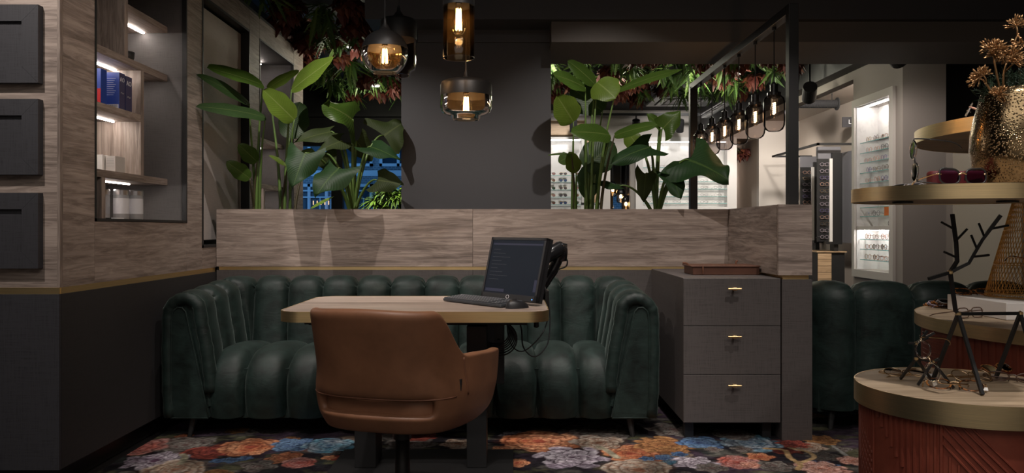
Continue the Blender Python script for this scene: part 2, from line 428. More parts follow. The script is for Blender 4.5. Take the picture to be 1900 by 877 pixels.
def rrect(x0, x1, y0, y1, r, n=6):
    out = []
    for cx, cy, a0 in ((x1 - r, y1 - r, 0), (x0 + r, y1 - r, 90), (x0 + r, y0 + r, 180), (x1 - r, y0 + r, 270)):
        for k in range(n + 1): a = R(a0 + 90 * k / n); out.append((cx + r * math.cos(a), cy + r * math.sin(a)))
    return out
def circle(cx, cy, r, n=64): return [(cx + r * math.cos(2 * PI * k / n), cy + r * math.sin(2 * PI * k / n)) for k in range(n)]
ORD = ['first', 'second', 'third', 'fourth', 'fifth', 'sixth', 'seventh', 'eighth', 'ninth', 'tenth', 'eleventh', 'twelfth', 'thirteenth']

# ================================================================== SETTING
FY = 5.45                                  # pillar face
sbox('floor', 'plinth', -4.6, 5.6, -1.8, 16.5, -.06, -.004)
sbox('ceiling', 'ceil', -4.6, 5.6, -1.8, 16.5, 3.10, 3.16)
sbox('wall_rear', 'offwhite', -4.6, 5.6, -1.86, -1.8, 0, 3.1)  # unseen wall, kept pale to bounce fill light towards the scene
sbox('wall_far_left', 'black', -4.66, -4.6, -1.8, 11.0, 0, 3.1)
sbox('wall_far_right', 'greywall', 5.6, 5.66, -1.8, 16.5, 0, 3.1)

# ---- left joinery wall -------------------------------------------------
XL = -1.88
wl = struct(MB().box(-2.36, XL - .004, 3.26, 7.0, .10, .828).box(-3.4, -2.36, 3.26, 3.6, .10, .828).build('wall_left', 'dark'))
tag(wl, 'oak and dark linen joinery wall along the left side', None)
# front cladding
pbox('lower_panel', 'bluegrey', wl, -3.4, XL, 3.245, 3.26, .098, .828)
pbox('lower_panel', 'dark', wl, XL - .004, XL, 3.262, 4.955, .098, .828)
pbox('plinth_board', 'plinth', wl, -3.4, XL - .05, 3.32, 7.0, 0, .10)
pbox('brass_strip', 'brass', wl, -3.4, XL - .004, 3.249, 3.262, .828, .855)
pbox('brass_strip', 'brass', wl, XL - .016, XL - .002, 3.262, 4.955, .828, .855)
pbox('strip_core', 'black', wl, -2.36, XL - .016, 3.262, 7.0, .828, .856)
# upper wood: carcass around the niches, then face panels
T = .022
faces = [('woodY', 3.272, 3.52, .855, 2.67), ('woodY2', 3.522, 4.518, .855, 1.133), ('woodY', 3.522, 4.518, 2.512, 2.67),
         ('woodY2', 4.522, 4.738, .855, 2.67), ('woodY', 4.742, 5.598, .855, .99), ('woodY', 4.742, 5.598, 2.517, 2.67),
         ('woodY2', 5.602, 5.818, .855, 2.67), ('woodY', 5.822, 6.728, .855, .99), ('woodY2', 5.822, 6.728, 2.517, 2.67),
         ('woodY', 6.732, 7.03, .855, 2.67)]
for m_, a, b, c, d in faces: pbox('panel', m_, wl, XL - T, XL, a, b, c, d)
pbox('panel', 'woodX2', wl, -3.4, XL - .012, 3.25, 3.27, .855, 2.67)
pbox('corner_edge', 'woodZ', wl, XL - .012, XL, 3.25, 3.271, .855, 2.67)
pbox('end_panel', 'woodZ', wl, -2.36, XL - T, 7.01, 7.03, .855, 2.67)
pbox('top_panel', 'black', wl, -3.4, XL, 3.25, 7.03, 2.67, 2.69)
def niche(y0, y1, z0, z1, depth, m_='niche', fr=.012):
    xb = XL - T - depth
    pbox('niche_back', m_, wl, xb - .01, xb, y0, y1, z0, z1)
    pbox('niche_side', m_, wl, xb, XL - T, y1 - .002, y1 + .018, z0, z1)
    pbox('niche_side', m_, wl, xb, XL - T, y0 - .018, y0 + .002, z0, z1)
    pbox('niche_floor', m_, wl, xb, XL - T, y0, y1, z0 - .012, z0)
    pbox('niche_top', m_, wl, xb, XL - T, y0, y1, z1, z1 + .012)
    f = MB().box(XL - T, XL + .003, y0, y0 + fr, z0 - fr, z1).box(XL - T, XL + .003, y1 - fr, y1, z0 - fr, z1)
    f.box(XL - T, XL + .003, y0, y1, z0 - fr, z0).box(XL - T, XL + .003, y0, y1, z1, z1 + fr)
    f.build('niche_frame', 'metal', wl)
niche(3.522, 4.518, 1.147, 2.50, .43)
niche(4.742, 5.598, 1.0, 2.505, .10, 'metal', .016)
niche(5.822, 6.728, 1.0, 2.505, .40)
pbox('inset_panel', 'palepanel', wl, XL - .085, XL - .06, 4.80, 5.59, 1.03, 2.49)
# the three shaker doors on the front
for k, (z0, z1) in enumerate(((1.70, 2.022), (1.322, 1.634), (.936, 1.248))):
    nm = ['top', 'middle', 'lowest'][k]
    d = thing('cupboard_door', (-2.115, 3.25, z0), f'{nm} of three slate framed cupboard doors on the oak front', 'cupboard door', 'slate cupboard doors on the oak front')
    x0, x1, yf, yb, w_ = -2.28, -1.95, 3.215, 3.25, .068
    A, B = (x0, z0), (x1, z1)
    for poly in ([(x0, z1), (x1, z1), (x1 - w_, z1 - w_), (x0 + w_, z1 - w_)], [(x1, z1), (x1, z0), (x1 - w_, z0 + w_), (x1 - w_, z1 - w_)],
                 [(x1, z0), (x0, z0), (x0 + w_, z0 + w_), (x1 - w_, z0 + w_)], [(x0, z0), (x0, z1), (x0 + w_, z1 - w_), (x0 + w_, z0 + w_)]):
        cx = sum(p[0] for p in poly) / 4; cz = sum(p[1] for p in poly) / 4
        poly = [(cx + (p[0] - cx) * .997, cz + (p[1] - cz) * .997) for p in poly]
        MB().prism(poly, -yb, -yf, X=Matrix.Rotation(PI / 2, 4, 'X')).build('rail', 'bluegrey', d)
    pbox('inset', 'bluegrey', d, x0 + w_ - .002, x1 - w_ + .002, yf + .014, yb, z0 + w_ - .002, z1 - w_ + .002)

# ---- shelving inside the lit niche -----------------------------------
su = thing('niche_shelving', (-2.16, 4.02, 1.147), 'oak shelves and dividers with light strips inside the left niche', 'shelving')
XF, XB = -1.99, -2.328
pbox('shelf', 'woodY', su, XB, XF, 4.05, 4.514, 2.228, 2.263, bevel=.001)
pbox('shelf', 'woodY2', su, XB, XF, 3.526, 4.514, 1.948, 1.986, bevel=.001)
pbox('shelf', 'woodY', su, XB, XF, 3.526, 4.19, 1.672, 1.710, bevel=.001)
pbox('shelf', 'woodY2', su, XB, XF, 3.526, 4.514, 1.349, 1.387, bevel=.001)
pbox('divider', 'woodZ', su, XB, XF, 4.015, 4.05, 1.986, 2.498, bevel=.001)
pbox('divider', 'woodZ', su, XB, XF, 4.19, 4.226, 1.387, 1.948, bevel=.001)
pbox('divider', 'woodZ', su, XB, XF, 3.79, 3.826, 1.147, 1.349, bevel=.001)
for y0, y1, z in ((4.06, 4.50, 2.228), (3.56, 4.18, 1.948), (4.235, 4.40, 1.948), (3.56, 4.16, 1.672), (3.84, 4.33, 1.349)):
    pbox('light_strip', 'led', su, -2.131, -2.117, y0, y1, z - .006, z - .0005)
# far niche shelves
s2 = thing('niche_shelving', (-2.1, 6.3, 1.0), 'oak shelves with light strips in the niche behind the plants', 'shelving')
for z in (1.42, 1.78): pbox('shelf', 'woodY', s2, -2.29, -1.97, 5.83, 6.72, z, z + .035)
pbox('divider', 'woodZ', s2, -2.29, -1.97, 6.0, 6.035, 1.815, 2.45)
pbox('divider', 'woodZ', s2, -2.29, -1.97, 6.2, 6.235, 1.0, 1.42)
pbox('shelf', 'woodY2', s2, -2.29, -1.97, 5.83, 6.0, 2.12, 2.155)
for y0, y1, z in ((6.05, 6.6, 2.49), (5.85, 6.6, 1.78), (5.85, 6.6, 1.42)): pbox('light_strip', 'led', s2, -2.131, -2.117, y0, y1, z - .006, z - .0005)

# ---- planter wall ----------------------------------------------------
YP, ZT = 4.96, 1.224
pw = struct(MB().box(-1.878, 1.548, YP + .012, YP + .05, 0, .84).box(-1.878, 1.37, YP + .05, 5.44, .78, .80).box(-1.878, 1.37, 5.40, 5.44, 0, ZT).build('wall_planter', 'dark2'))
tag(pw, 'low oak clad planter wall behind the sofa')
for x0, x1, m_ in ((-1.876, -.2505, 'woodX'), (-.2485, 1.371, 'woodX2')):
    pbox('panel', m_, pw, x0, x1, YP, YP + .03, .86, ZT)
    pbox('lower_panel', 'dark2', pw, x0, x1, YP + .002, YP + .012, 0, .838)
pbox('brass_strip', 'brass', pw, -1.862, 1.371, YP + .006, YP + .012, .839, .859)
pbox('strip_core', 'black', pw, -1.876, 1.371, YP + .012, YP + .03, .838, .86)
pbox('top_edge', 'woodX', pw, -1.876, 1.371, YP + .03, YP + .05, .86, ZT)
pbox('soil', 'soil', pw, -1.87, 1.37, YP + .05, 5.40, 1.06, 1.12)
ww = struct(MB().box(1.392, 1.548, 4.03, 6.62, 0, .838).build('wall_wing', 'dark2'))
tag(ww, 'narrow end wall with oak top beside the drawer cabinet')
pbox('brass_strip', 'brass', ww, 1.400, 1.536, 4.045, 6.60, .838, .860)
pbox('panel', 'woodX', ww, 1.374, 1.548, 4.03, 4.052, .860, ZT + .001)
pbox('panel', 'woodY2', ww, 1.372, 1.392, 4.052, 6.62, .860, ZT)
pbox('panel', 'woodY', ww, 1.528, 1.548, 4.052, 6.62, .860, ZT)
pbox('core', 'black', ww, 1.392, 1.528, 4.052, 6.62, .860, ZT - .01)
pbox('cap', 'woodY', ww, 1.392, 1.528, 4.052, 6.62, ZT - .01, ZT)

# ---- pillar, bulkhead, beam ------------------------------------------
pl = struct(MB().box(-.772, .272, FY, 6.4, 0, 2.395).build('pillar', 'pillar'))
pbox('cap', 'pillar', pl, -.655, .285, FY - .02, FY + .3, 2.395, 2.48)
sbox('trim_1', 'pillar', -.97, 5.4, 5.15, 6.4, 2.48, 3.1)
sbox('trim_2', 'beam', .262, 5.4, 5.20, 5.9, 2.342, 2.478)

# ---- left rear: window wall -------------------------------------------
YW = 11.0
wb = struct(MB().box(-4.6, -3.62, YW, YW + .15, 0, 3.1).box(-3.62, -.6, YW, YW + .15, 2.33, 3.1).box(-3.62, -.6, YW, YW + .15, 0, .45).box(-.85, -.6, YW, 13.2, 0, 3.1).build('wall_window', 'black'))
wn = struct(MB().box(-3.62, -3.56, YW + .02, YW + .1, .45, 2.33).box(-2.54, -2.38, YW - .02, YW + .1, .45, 2.33).box(-3.62, -.85, YW - .01, YW + .1, 2.26, 2.33).build('window_1', 'metal'))
pbox('pane', 'window', wn, -3.56, -2.54, YW + .05, YW + .056, .45, 2.26)
pbox('pane', 'window', wn, -2.38, -.85, YW + .05, YW + .056, .45, 2.26)
pbox('blind_rail', 'black', wn, -4.5, -.85, YW - .12, YW - .05, 2.66, 2.70)

# house across the street
hb = thing('building', (-4, 17.6, 0), 'brick town house across the street seen through the window', 'building')
pbox('wall', 'facade', hb, -9, 2.5, 17.6, 18.2, 0, 7)
pbox('ledge', 'facade2', hb, -9, 2.5, 17.45, 17.6, 2.28, 2.40)
pbox('ledge', 'facade2', hb, -9, 2.5, 17.45, 17.6, 3.5, 3.6)
for x in (-5.6, -4.55, -3.55, -2.55, -1.5):
    for z0, z1 in ((2.5, 3.3), (1.2, 2.1)):
        f = MB().box(x - .42, x + .42, 17.50, 17.6, z1 - .06, z1).box(x - .42, x + .42, 17.50, 17.6, z0, z0 + .06)
        for q in (-.42, -.03, .36): f.box(x + q, x + q + .06, 17.50, 17.6, z0, z1)
        fo = f.build('window', 'facade2', hb); pbox('pane', 'facade_glass', fo, x - .36, x + .36, 17.56, 17.59, z0 + .06, z1 - .06)
for z in (1.78, 1.92): pbox('balcony_rail', 'facade2', hb, -6.5, -3.3, 17.2, 17.24, z, z + .03)
for k in range(14): pbox('baluster', 'facade2', hb, -6.4 + k * .24, -6.38 + k * .24, 17.21, 17.23, 1.2, 1.78)
for k in range(5): pbox('candle_lamp', 'litwin', hb, -4.42 + k * .085, -4.405 + k * .085, 17.35, 17.37, 1.63, 1.72)

# ---- right wall with the lit glasses niche ------------------------------
XR = 3.25
wr = struct(MB().box(XR + .22, 3.61, 6.5, 7.44, 0, 2.6).box(XR, XR + .22, 6.5, 6.69, 0, 2.6).box(XR, XR + .22, 7.37, 7.44, 0, 2.6)
            .box(XR, XR + .22, 6.69, 7.37, 2.24, 2.6).box(XR, XR + .22, 6.69, 7.37, 0, .72).box(XR, XR + .1, 7.44, 13.2, 2.52, 2.6).build('wall_right', 'greywall'))
f = MB()
for a, b, c, d in ((6.62, 6.69, .65, 2.31), (7.37, 7.42, .65, 2.31), (6.69, 7.37, 2.24, 2.31), (6.69, 7.37, .65, .72)): f.box(XR - .025, XR + .02, a, b, c, d)
f.box(XR + .0, XR + .2, 6.69, 7.37, 1.088, 1.122)
f.build('niche_frame', 'offwhite', wr)
pbox('niche_back', 'marble', wr, XR + .20, XR + .22, 6.69, 7.37, .72, 2.24)
pbox('niche_side', 'marble', wr, XR, XR + .20, 7.365, 7.37, .72, 2.24)
pbox('light_strip', 'led_white', wr, XR + .06, XR + .07, 6.72, 7.34, 2.231, 2.237)
pbox('light_strip', 'led_white', wr, XR + .06, XR + .07, 6.72, 7.34, 1.081, 1.087)
pbox('light_strip', 'led_far', wr, XR + .03, XR + .04, 6.6905, 6.697, 1.14, 2.2)  # hidden strip added to even out the brightness of the upper bay
NZ = [1.903, 1.806, 1.714, 1.621, 1.524, 1.425, 1.298, 1.215, 1.003, .911, .814]
for z in NZ:
    s = pbox('glass_shelf', 'shelfglass', wr, XR + .03, XR + .198, 6.695, 7.362, z - .006, z)
    pbox('shelf_edge', 'shelfedge', s, XR + .028, XR + .031, 6.695, 7.362, z - .006, z)
sbox('trim_3', 'black', XR - .14, XR + .1, 6.45, 13.2, 2.6, 3.1)
sbox('wall_recess', 'beige', 4.85, 4.95, 7.44, 13.2, 0, 2.92)
sbox('trim_4', 'beige', XR + .1, 4.85, 7.44, 13.2, 2.92, 2.98)
spot((3.9, 9.2, 2.88), (4.6, 11.5, 1.6), 230, 120, .8, .06, (1, .90, .80))
spot((4.2, 12.0, 2.88), (4.2, 13.2, 1.6), 70, 120, .8, .06, (1, .90, .80))
# right of the pilaster: dark fascia, passage wall
sbox('trim_5', 'black', 3.61, 5.6, 6.72, 6.8, 1.98, 3.1)
sbox('trim_6', 'plinth', 3.61, 3.665, 6.60, 6.72, 0, 2.0)
sbox('wall_passage', 'greywall', 4.2, 5.25, 8.6, 8.7, 0, 3.1)
spot((4.4, 7.3, 2.9), (4.6, 8.6, 1.3), 34, 90, .8, .05)

# ---- far wall -----------------------------------------------------------
YB = 13.2
far = MB().box(-.6, 1.66, YB, YB + .12, 0, 3.1).box(2.0, 3.76, YB, YB + .12, 0, 3.1).box(4.17, 5.6, YB, YB + .12, 0, 3.1)
far.box(1.66, 2.0, YB, YB + .12, 2.36, 3.1).box(3.76, 4.17, YB, YB + .12, 2.62, 3.1)
wf = struct(far.build('wall_back', 'offwhite'))

# ================================================================== EYEWEAR
def lens_outline(kind, n=16):
    out = []
    for k in range(n):
        a = 2 * PI * k / n; c, s = math.cos(a), math.sin(a)
        if kind == 'round': x, z = .0245 * c, .0235 * s
        elif kind == 'oval': x, z = .026 * c, .020 * s
        elif kind == 'rect':
            x = .0265 * math.copysign(abs(c)**.55, c); z = .0175 * math.copysign(abs(s)**.6, s)
        elif kind == 'pilot':
            x = .028 * c * (1 + .10 * s); z = .024 * s * (1.0 if s > 0 else 1.08); x += .003 * (-s)
            z = min(z, .018)
        else:                                   # cat
            x = .027 * math.copysign(abs(c)**.75, c); z = .020 * math.copysign(abs(s)**.75, s) + (.005 * max(0, c) if s > 0 else 0)
        out.append((x, z))
    return out
CXL = {'round': .033, 'oval': .034, 'rect': .035, 'pilot': .0355, 'cat': .035}
HB = {'round': .0235, 'oval': .020, 'rect': .0175, 'pilot': .026, 'cat': .020}
far_cache = {}
def far_mesh(kind, fm, lm, thick=.0021):
    key = (kind, fm, lm)
    if key in far_cache: return far_cache[key]
    b = MB(); h = HB[kind] + .003
    for s in (-1, 1):
        o = [(s * (CXL[kind] + x), 0, h + z) for x, z in lens_outline(kind, 12)]
        b.tube(o, thick, 4, 0, True)
        n = len(o); b.add(o, [tuple(range(n))], 1)
        b.tube([(s * .064, .002, h + .008), (s * .067, .05, h + .007), (s * .066, .10, h + .004), (s * .064, .13, h - .016)], .0014, 4)
        b.tube([(s * .0585, 0, h + .006), (s * .064, .002, h + .008)], .0014, 4)
    b.tube([(-.010, 0, h + .006), (0, -.002, h + .010), (.010, 0, h + .006)], thick, 4)
    far_cache[key] = b.mesh('eyeglasses', [fm, lm]); return far_cache[key]
def far_glasses(loc, rz, kind, fm, lm, label, group, cat='eyeglasses'):
    o = bpy.data.objects.new('sunglasses' if cat == 'sunglasses' else 'eyeglasses', far_mesh(kind, fm, lm)); col.objects.link(o)
    o.location = loc; o.rotation_euler = (0, 0, rz); tag(o, label, cat, group); return o
FN = {'frame_black': 'black', 'frame_gold': 'gold', 'frame_rose': 'rose', 'frame_purple': 'purple', 'frame_brown': 'brown', 'frame_green': 'green', 'frame_lilac': 'lilac', 'frame_grey': 'grey', 'tortoise': 'tortoiseshell', 'frame_clear': 'crystal'}
LN = {'lens_grey': 'grey', 'lens_brown': 'brown', 'lens_blue': 'blue', 'lens_green': 'green', 'lens_rose': 'rose'}

def glasses(loc, rz, kind, fm, lm, label, tilt=(0, 0), sc_=1.0, folded=False, cat='eyeglasses', rim=.0019, tmat=None, group=None, flat=False, tagged=False):
    """full pair with its own rims, lenses, bridge and temples"""
    r = thing('sunglasses' if cat == 'sunglasses' else 'eyeglasses', loc, label, cat, group)
    r.rotation_euler = (tilt[0], tilt[1], rz); r.scale = (sc_, sc_, sc_)
    h = HB[kind] + rim; tm = tmat or fm
    for s in (-1, 1):
        o = [Vector((s * (CXL[kind] + x), -.0025 * (abs(x) / .027)**2 * 0, h + z)) for x, z in lens_outline(kind, 28)]
        rb = MB().tube(o, rim, 6, 0, True).build('rim', fm, r, smooth=True, local=True)
        n = len(o); c = sum(o, Vector()) / n
        lb = MB(); fr = [p + Vector((0, -.0007, 0)) for p in o]; bk = [p + Vector((0, .0007, 0)) for p in o]
        lb.add(fr + bk + [c + Vector((0, -.0022, 0)), c + Vector((0, -.0010, 0))],
               [(i, (i + 1) % n, 2 * n) for i in range(n)] + [(n + (i + 1) % n, n + i, 2 * n + 1) for i in range(n)])
        lb.build('lens', lm, rb, smooth=True, local=True)
        e = h + .007
        if folded:
            y = .006 + (.004 if s > 0 else 0)
            tp = [(s * .066, 0, e), (s * .067, y, e), (s * .03, y + .002, e - .001), (-s * .03, y + .002, e - .003), (-s * .058, y + .001, e - .022)]
        else:
            tp = [(s * .0665, .002, e), (s * .068, .03, e), (s * .067, .095, e - .003), (s * .064, .125, e - .015), (s * .063, .14, e - .03 if not flat else e - .03)]
        MB().tube(catmull(tp, 5), [.0016] * 1 + [.0019] * (len(catmull(tp, 5)) - 1), 6).build('temple', tm, r, smooth=True, local=True)
        MB().tube([(s * (CXL[kind] + .022), 0, e - .001), (s * .0665, .001, e)], rim, 6).build('hinge', tm, r, smooth=True, local=True)
        MB().tube([(s * .012, .0, h), (s * .009, .006, h - .004), (s * .010, .008, h - .009)], .0013, 5).build('nose_pad', 'lens_clear' if kind == 'round' else fm, r, smooth=True, local=True)
    MB().tube(catmull([(-.011, 0, h + .005), (0, -.002, h + .009), (.011, 0, h + .005)], 4), rim, 6).build('bridge', tm, r, smooth=True, local=True)
    if tagged: MB().box(.055, .068, .001, .0016, h - .014, h - .002).build('price_tag', 'tag', r, local=True)
    return r

# ---- right niche
fl = ['frame_rose', 'frame_brown', 'frame_black', 'frame_purple', 'frame_gold', 'frame_green', 'tortoise', 'frame_grey']
kd = ['round', 'round', 'oval', 'round', 'cat']
used = {}
def uniq(base):
    used[base] = used.get(base, 0) + 1
    return base
rows = [4, 4, 4, 4, 4, 2, 0, 2, 4, 3, 4]
bias = [['frame_gold', 'frame_brown', 'frame_rose', 'frame_brown'], ['frame_rose', 'frame_rose', 'frame_black', 'frame_rose'], ['frame_rose', 'frame_rose', 'frame_purple', 'frame_grey'],
        ['frame_purple', 'frame_gold', 'frame_brown', 'frame_green'], ['frame_rose', 'frame_rose', 'frame_purple', 'frame_brown'], ['frame_rose', 'frame_brown'], [],
        ['frame_clear', 'frame_grey'], ['tortoise', 'frame_brown', 'tortoise', 'frame_black'], ['tortoise', 'frame_brown', 'tortoise'], ['frame_gold', 'tortoise', 'frame_rose', 'frame_brown']]
for i, n in enumerate(rows):
    for k in range(n):
        y = 7.30 - (k + .12) * .57 / max(3.6, n - .4) + random.uniform(-.015, .015)
        fm = bias[i][k]; sh = ORD[i] + ' glass shelf from the top' if i < 7 else ORD[i - 8 if i > 7 else 0] + (' shelf of the lower bay' if i > 7 else ' shelf above the white divider')
        if i == 7: sh = 'shelf just above the white divider'
        far_glasses((XR + .07, y, NZ[i]), R(-90) + random.uniform(-.12, .12), kd[(i + k) % 5], fm, 'lens_clear',
                    f'{FN[fm]} glasses, {ORD[k]} from the far end, {sh}, right niche', 'eyeglasses in the lit right niche')
far_glasses((XR + .07, 6.86, 1.124), R(-100), 'oval', 'frame_black', 'lens_clear', 'black eyeglasses standing on the white divider of the right niche', 'eyeglasses in the lit right niche')
oc = MB().box(XR + .06, XR + .066, 6.84, 6.95, 1.2155, 1.30).build('orange_card', 'orange'); tag(oc, 'orange price card on a glass shelf of the right niche', 'card')

# ---- display one on the far wall (sunglasses)
d1 = thing('wall_display', (.93, YB, .9), 'white backlit sunglasses display left of the mirror recess on the far wall', 'display')
x0, x1 = .55, 1.16
pbox('back_panel', 'marble', d1, x0, x1, YB - .03, YB - .001, .9, 2.58)
f = MB().box(x0 - .05, x0, YB - .22, YB - .001, .9, 2.62).box(x1, x1 + .05, YB - .22, YB - .001, .9, 2.62).box(x0, x1, YB - .22, YB - .001, 2.58, 2.62).build('frame', 'white', d1)
pbox('light_strip', 'led_far', d1, x0 + .02, x1 - .02, YB - .2, YB - .18, 2.565, 2.578)
pbox('top_band', 'wood_pale', d1, x0 - .05, x1 + .05, YB - .2, YB - .001, 2.66, 2.90)
pbox('side_band', 'wood_pale', d1, x1 + .08, x1 + .26, YB - .06, YB - .001, .9, 2.6)
sg = pbox('sign_plate', 'white', d1, .78, 1.14, YB - .05, YB - .035, 2.26, 2.43)
text('lettering', 'Chloé', .115, 'print_black', sg, face_cam(.96, YB - .0515, 2.335))
D1Z = [1.99, 1.88, 1.75, 1.63, 1.505, 1.38]
dl = ['lens_rose', 'lens_grey', 'lens_brown', 'lens_blue', 'lens_green', 'lens_grey']
for i, z in enumerate(D1Z):
    s = pbox('glass_shelf', 'shelfglass', d1, x0, x1, YB - .19, YB - .03, z - .008, z); pbox('shelf_edge', 'shelfedge', s, x0, x1, YB - .194, YB - .19, z - .008, z)
    for k in range(3):
        lm = dl[(i * 2 + k) % 6]
        far_glasses((x0 + .11 + k * .195, YB - .15, z), random.uniform(-.1, .1), 'pilot', 'frame_gold' if (i + k) % 2 else 'frame_brown', lm,
                    f'{LN[lm]} sunglasses, {ORD[k]} from left, {ORD[i]} shelf under the lettered sign plate', 'sunglasses on the far wall', 'sunglasses')
cd = thing('counter_card', (1.3, 12.9, 1.40), 'white brand card with black lettered band beside the sunglasses display', 'card')
pbox('card', 'white', cd, 1.14, 1.50, 12.9, 12.91, 1.40, 1.53); bnd = pbox('band', 'print_black', cd, 1.14, 1.50, 12.897, 12.9, 1.49, 1.53)
text('lettering', 'PRADA', .04, 'print_white', bnd, face_cam(1.32, 12.8955, 1.51))
sh = MB().box(1.1, 1.56, 12.8, 13.17, 1.37, 1.40).build('display_ledge', 'white'); tag(sh, 'white ledge carrying the lettered brand card', 'ledge')

# ---- display two
d2 = thing('wall_display', (2.85, YB, .9), 'wide white backlit eyeglasses display under the hanging bulb lamps', 'display')
x0, x1 = 2.18, 3.58
pbox('back_panel', 'marble', d2, x0, x1, YB - .03, YB - .001, .9, 2.55)
MB().box(x0 - .12, x0, YB - .2, YB - .001, .9, 2.62).box(x1, x1 + .16, YB - .2, YB - .001, .9, 2.62).box(x0, x1, YB - .2, YB - .001, 2.55, 2.62).box(x0, x1, YB - .2, YB - .03, 1.40, 1.46).build('frame', 'white', d2)
pbox('light_strip', 'led_far', d2, x0 + .02, x1 - .02, YB - .19, YB - .17, 2.535, 2.548)
D2Z = [2.12, 2.0, 1.885, 1.765, 1.64, 1.525]
for i, z in enumerate(D2Z):
    s = pbox('glass_shelf', 'shelfglass', d2, x0, x1, YB - .19, YB - .03, z - .008, z); pbox('shelf_edge', 'shelfedge', s, x0, x1, YB - .194, YB - .19, z - .008, z)
    for k in range(6):
        fm = ['frame_grey', 'frame_black', 'frame_brown'][(i + 2 * k) % 3]
        far_glasses((x0 + .13 + k * .225, YB - .15, z), random.uniform(-.1, .1), ['rect', 'rect', 'cat'][(i + k) % 3], fm, 'lens_clear',
                    f'{FN[fm]} eyeglasses, {ORD[k]} from left, {ORD[i]} shelf of the wide white display', 'eyeglasses on the wide white display')

# ---- dark recess standing in for a mirror, its reflections built as objects; passage with greenery
dr = struct(MB().box(1.60, 1.66, YB + .12, 14.3, 0, 2.6).box(2.0, 2.06, YB + .12, 14.3, 0, 2.6).box(1.6, 2.06, YB + .12, 14.3, 2.36, 2.42).box(1.6, 2.06, 14.3, 14.36, 0, 1.35).box(1.6, 2.06, 14.3, 14.36, 1.75, 2.42).box(1.8, 1.85, 14.3, 14.36, 1.35, 1.75).build('mirror_recess', 'black'))
pbox('pane', 'window', dr, 1.66, 2.0, 14.32, 14.325, 1.35, 1.75)  # stands in for the window reflected in the mirror
pr = struct(MB().box(3.70, 3.76, YB + .12, 16, 0, 2.62).box(4.17, 4.23, YB + .12, 16, 0, 2.62).box(3.7, 4.23, YB + .12, 16, 2.62, 2.68).build('door_2', 'beige'))
spot((3.96, 14.6, 2.58), (3.96, 15.6, 1.2), 45, 130, .8, .05)  # unseen spot added to brighten the passage
pbox('far_panel', 'beige', pr, 3.7, 4.23, 16, 16.05, 0, 2.0); pbox('lintel', 'pillar', pr, 3.7, 4.23, 15.6, 16, 1.95, 2.25)
pbox('mirror_frame', 'metal', pr, 3.78, 3.82, 15.0, 15.04, 1.2, 1.95)
pbox('cupboard_front', 'black', pr, 3.82, 4.05, 15.9, 15.98, 1.2, 1.55)

# ---- towers on the right recess
for t, (xa, yy, zt, n, x_) in enumerate(((4.28, 10.95, 2.08, 12, 'nearer'), (4.47, 12.1, 2.05, 9, 'farther'))):
    tw = thing('eyewear_tower', (xa + .15, yy, .85), f'{x_} tall black eyewear rack on the right recess wall', 'eyewear rack', 'eyewear racks in the right recess')
    pbox('back_board', 'black', tw, xa, xa + .16, yy, yy + .03, .92, zt)
    pbox('white_strip', 'white', tw, xa + .16, xa + .20, yy - .03, yy + .03, .92, zt)
    pbox('side_board', 'metal', tw, xa + .20, xa + .34, yy - .02, yy + .2, .88, zt + .08)
    pbox('header', 'cloth_grey', tw, xa + .02, xa + .34, yy + .03, yy + .1, zt, zt + .17)
    pbox('foot', 'black', tw, xa + .24, xa + .30, yy + .02, yy + .16, 0 if t else .786, .88)
    for i in range(n):
        z = zt - .10 - i * .092
        fm = ['frame_lilac', 'frame_rose', 'frame_lilac', 'frame_gold', 'frame_purple'][(i * 2 + t) % 5]
        pbox('peg', 'steel', tw, xa + .04, xa + .12, yy - .02, yy, z - .002, z + .002)
        far_glasses((xa + .08, yy - .05, z - .01), random.uniform(-.25, .1), 'round', fm, 'lens_clear',
                    f'{FN[fm]} glasses in {ORD[i]} row of the {x_} black rack', 'eyeglasses on the black racks')
dc = thing('drawer_unit', (4.4, 11.0, 0), 'pale oak drawer unit with dark side under the eyewear rack', 'drawer unit')
pbox('body', 'black', dc, 4.26, 4.64, 10.9, 11.6, 0, .77); pbox('top', 'wood_pale', dc, 4.24, 4.66, 10.87, 11.6, .77, .785)
for k in range(6): pbox('drawer', 'wood_pale', dc, 4.262, 4.45, 10.885, 10.9, .22 + k * .091, .22 + k * .091 + .086)
gd = MB().box(4.70, 4.74, 10.62, 11.16, .9, 2.18).build('wall_panel', 'cloth_grey'); tag(gd, 'plain slate grey wall panel right of the eyewear racks', 'panel')
lp = thing('light_canopy', (4.5, 11.2, 2.25), 'thin black canopy with spotlights above the eyewear racks', 'light fixture')
MB().box(4.2, 4.84, 10.75, 10.78, 2.25, 2.28).box(4.2, 4.84, 12.6, 12.63, 2.25, 2.28).box(4.2, 4.23, 10.75, 12.6, 2.25, 2.28).build('frame', 'metal', lp)
pbox('lamp', 'lampface', lp, 4.24, 4.34, 12.0, 12.05, 2.255, 2.265)
pi = MB().tube([(3.4, 10.5, 2.775), (4.36, 10.5, 2.775)], .05, 12).tube([(4.36, 10.5, 2.775), (4.375, 10.5, 2.775)], .085, 16)
for k in range(44): pi.tube([(3.42 + k * .0213, 10.5, 2.775), (3.43 + k * .0213, 10.5, 2.775)], .056, 10)
for x in (3.9, 4.3): pi.tube([(x, 10.5, 2.775), (x, 10.5, 2.92)], .006, 6)
po = pi.build('air_duct', 'ceil'); tag(po, 'black corrugated air duct under the recess ceiling', 'duct')
lsn = thing('wall_sign', (4.63, 10.79, 2.5), 'small dark plaque with a white letter high on recess wall', 'sign')
pbox('plate', 'bluegrey', lsn, 4.56, 4.70, 10.78, 10.80, 2.50, 2.64)
text('lettering', 'L', .085, 'print_white', lsn, face_cam(4.66, 10.778, 2.57))
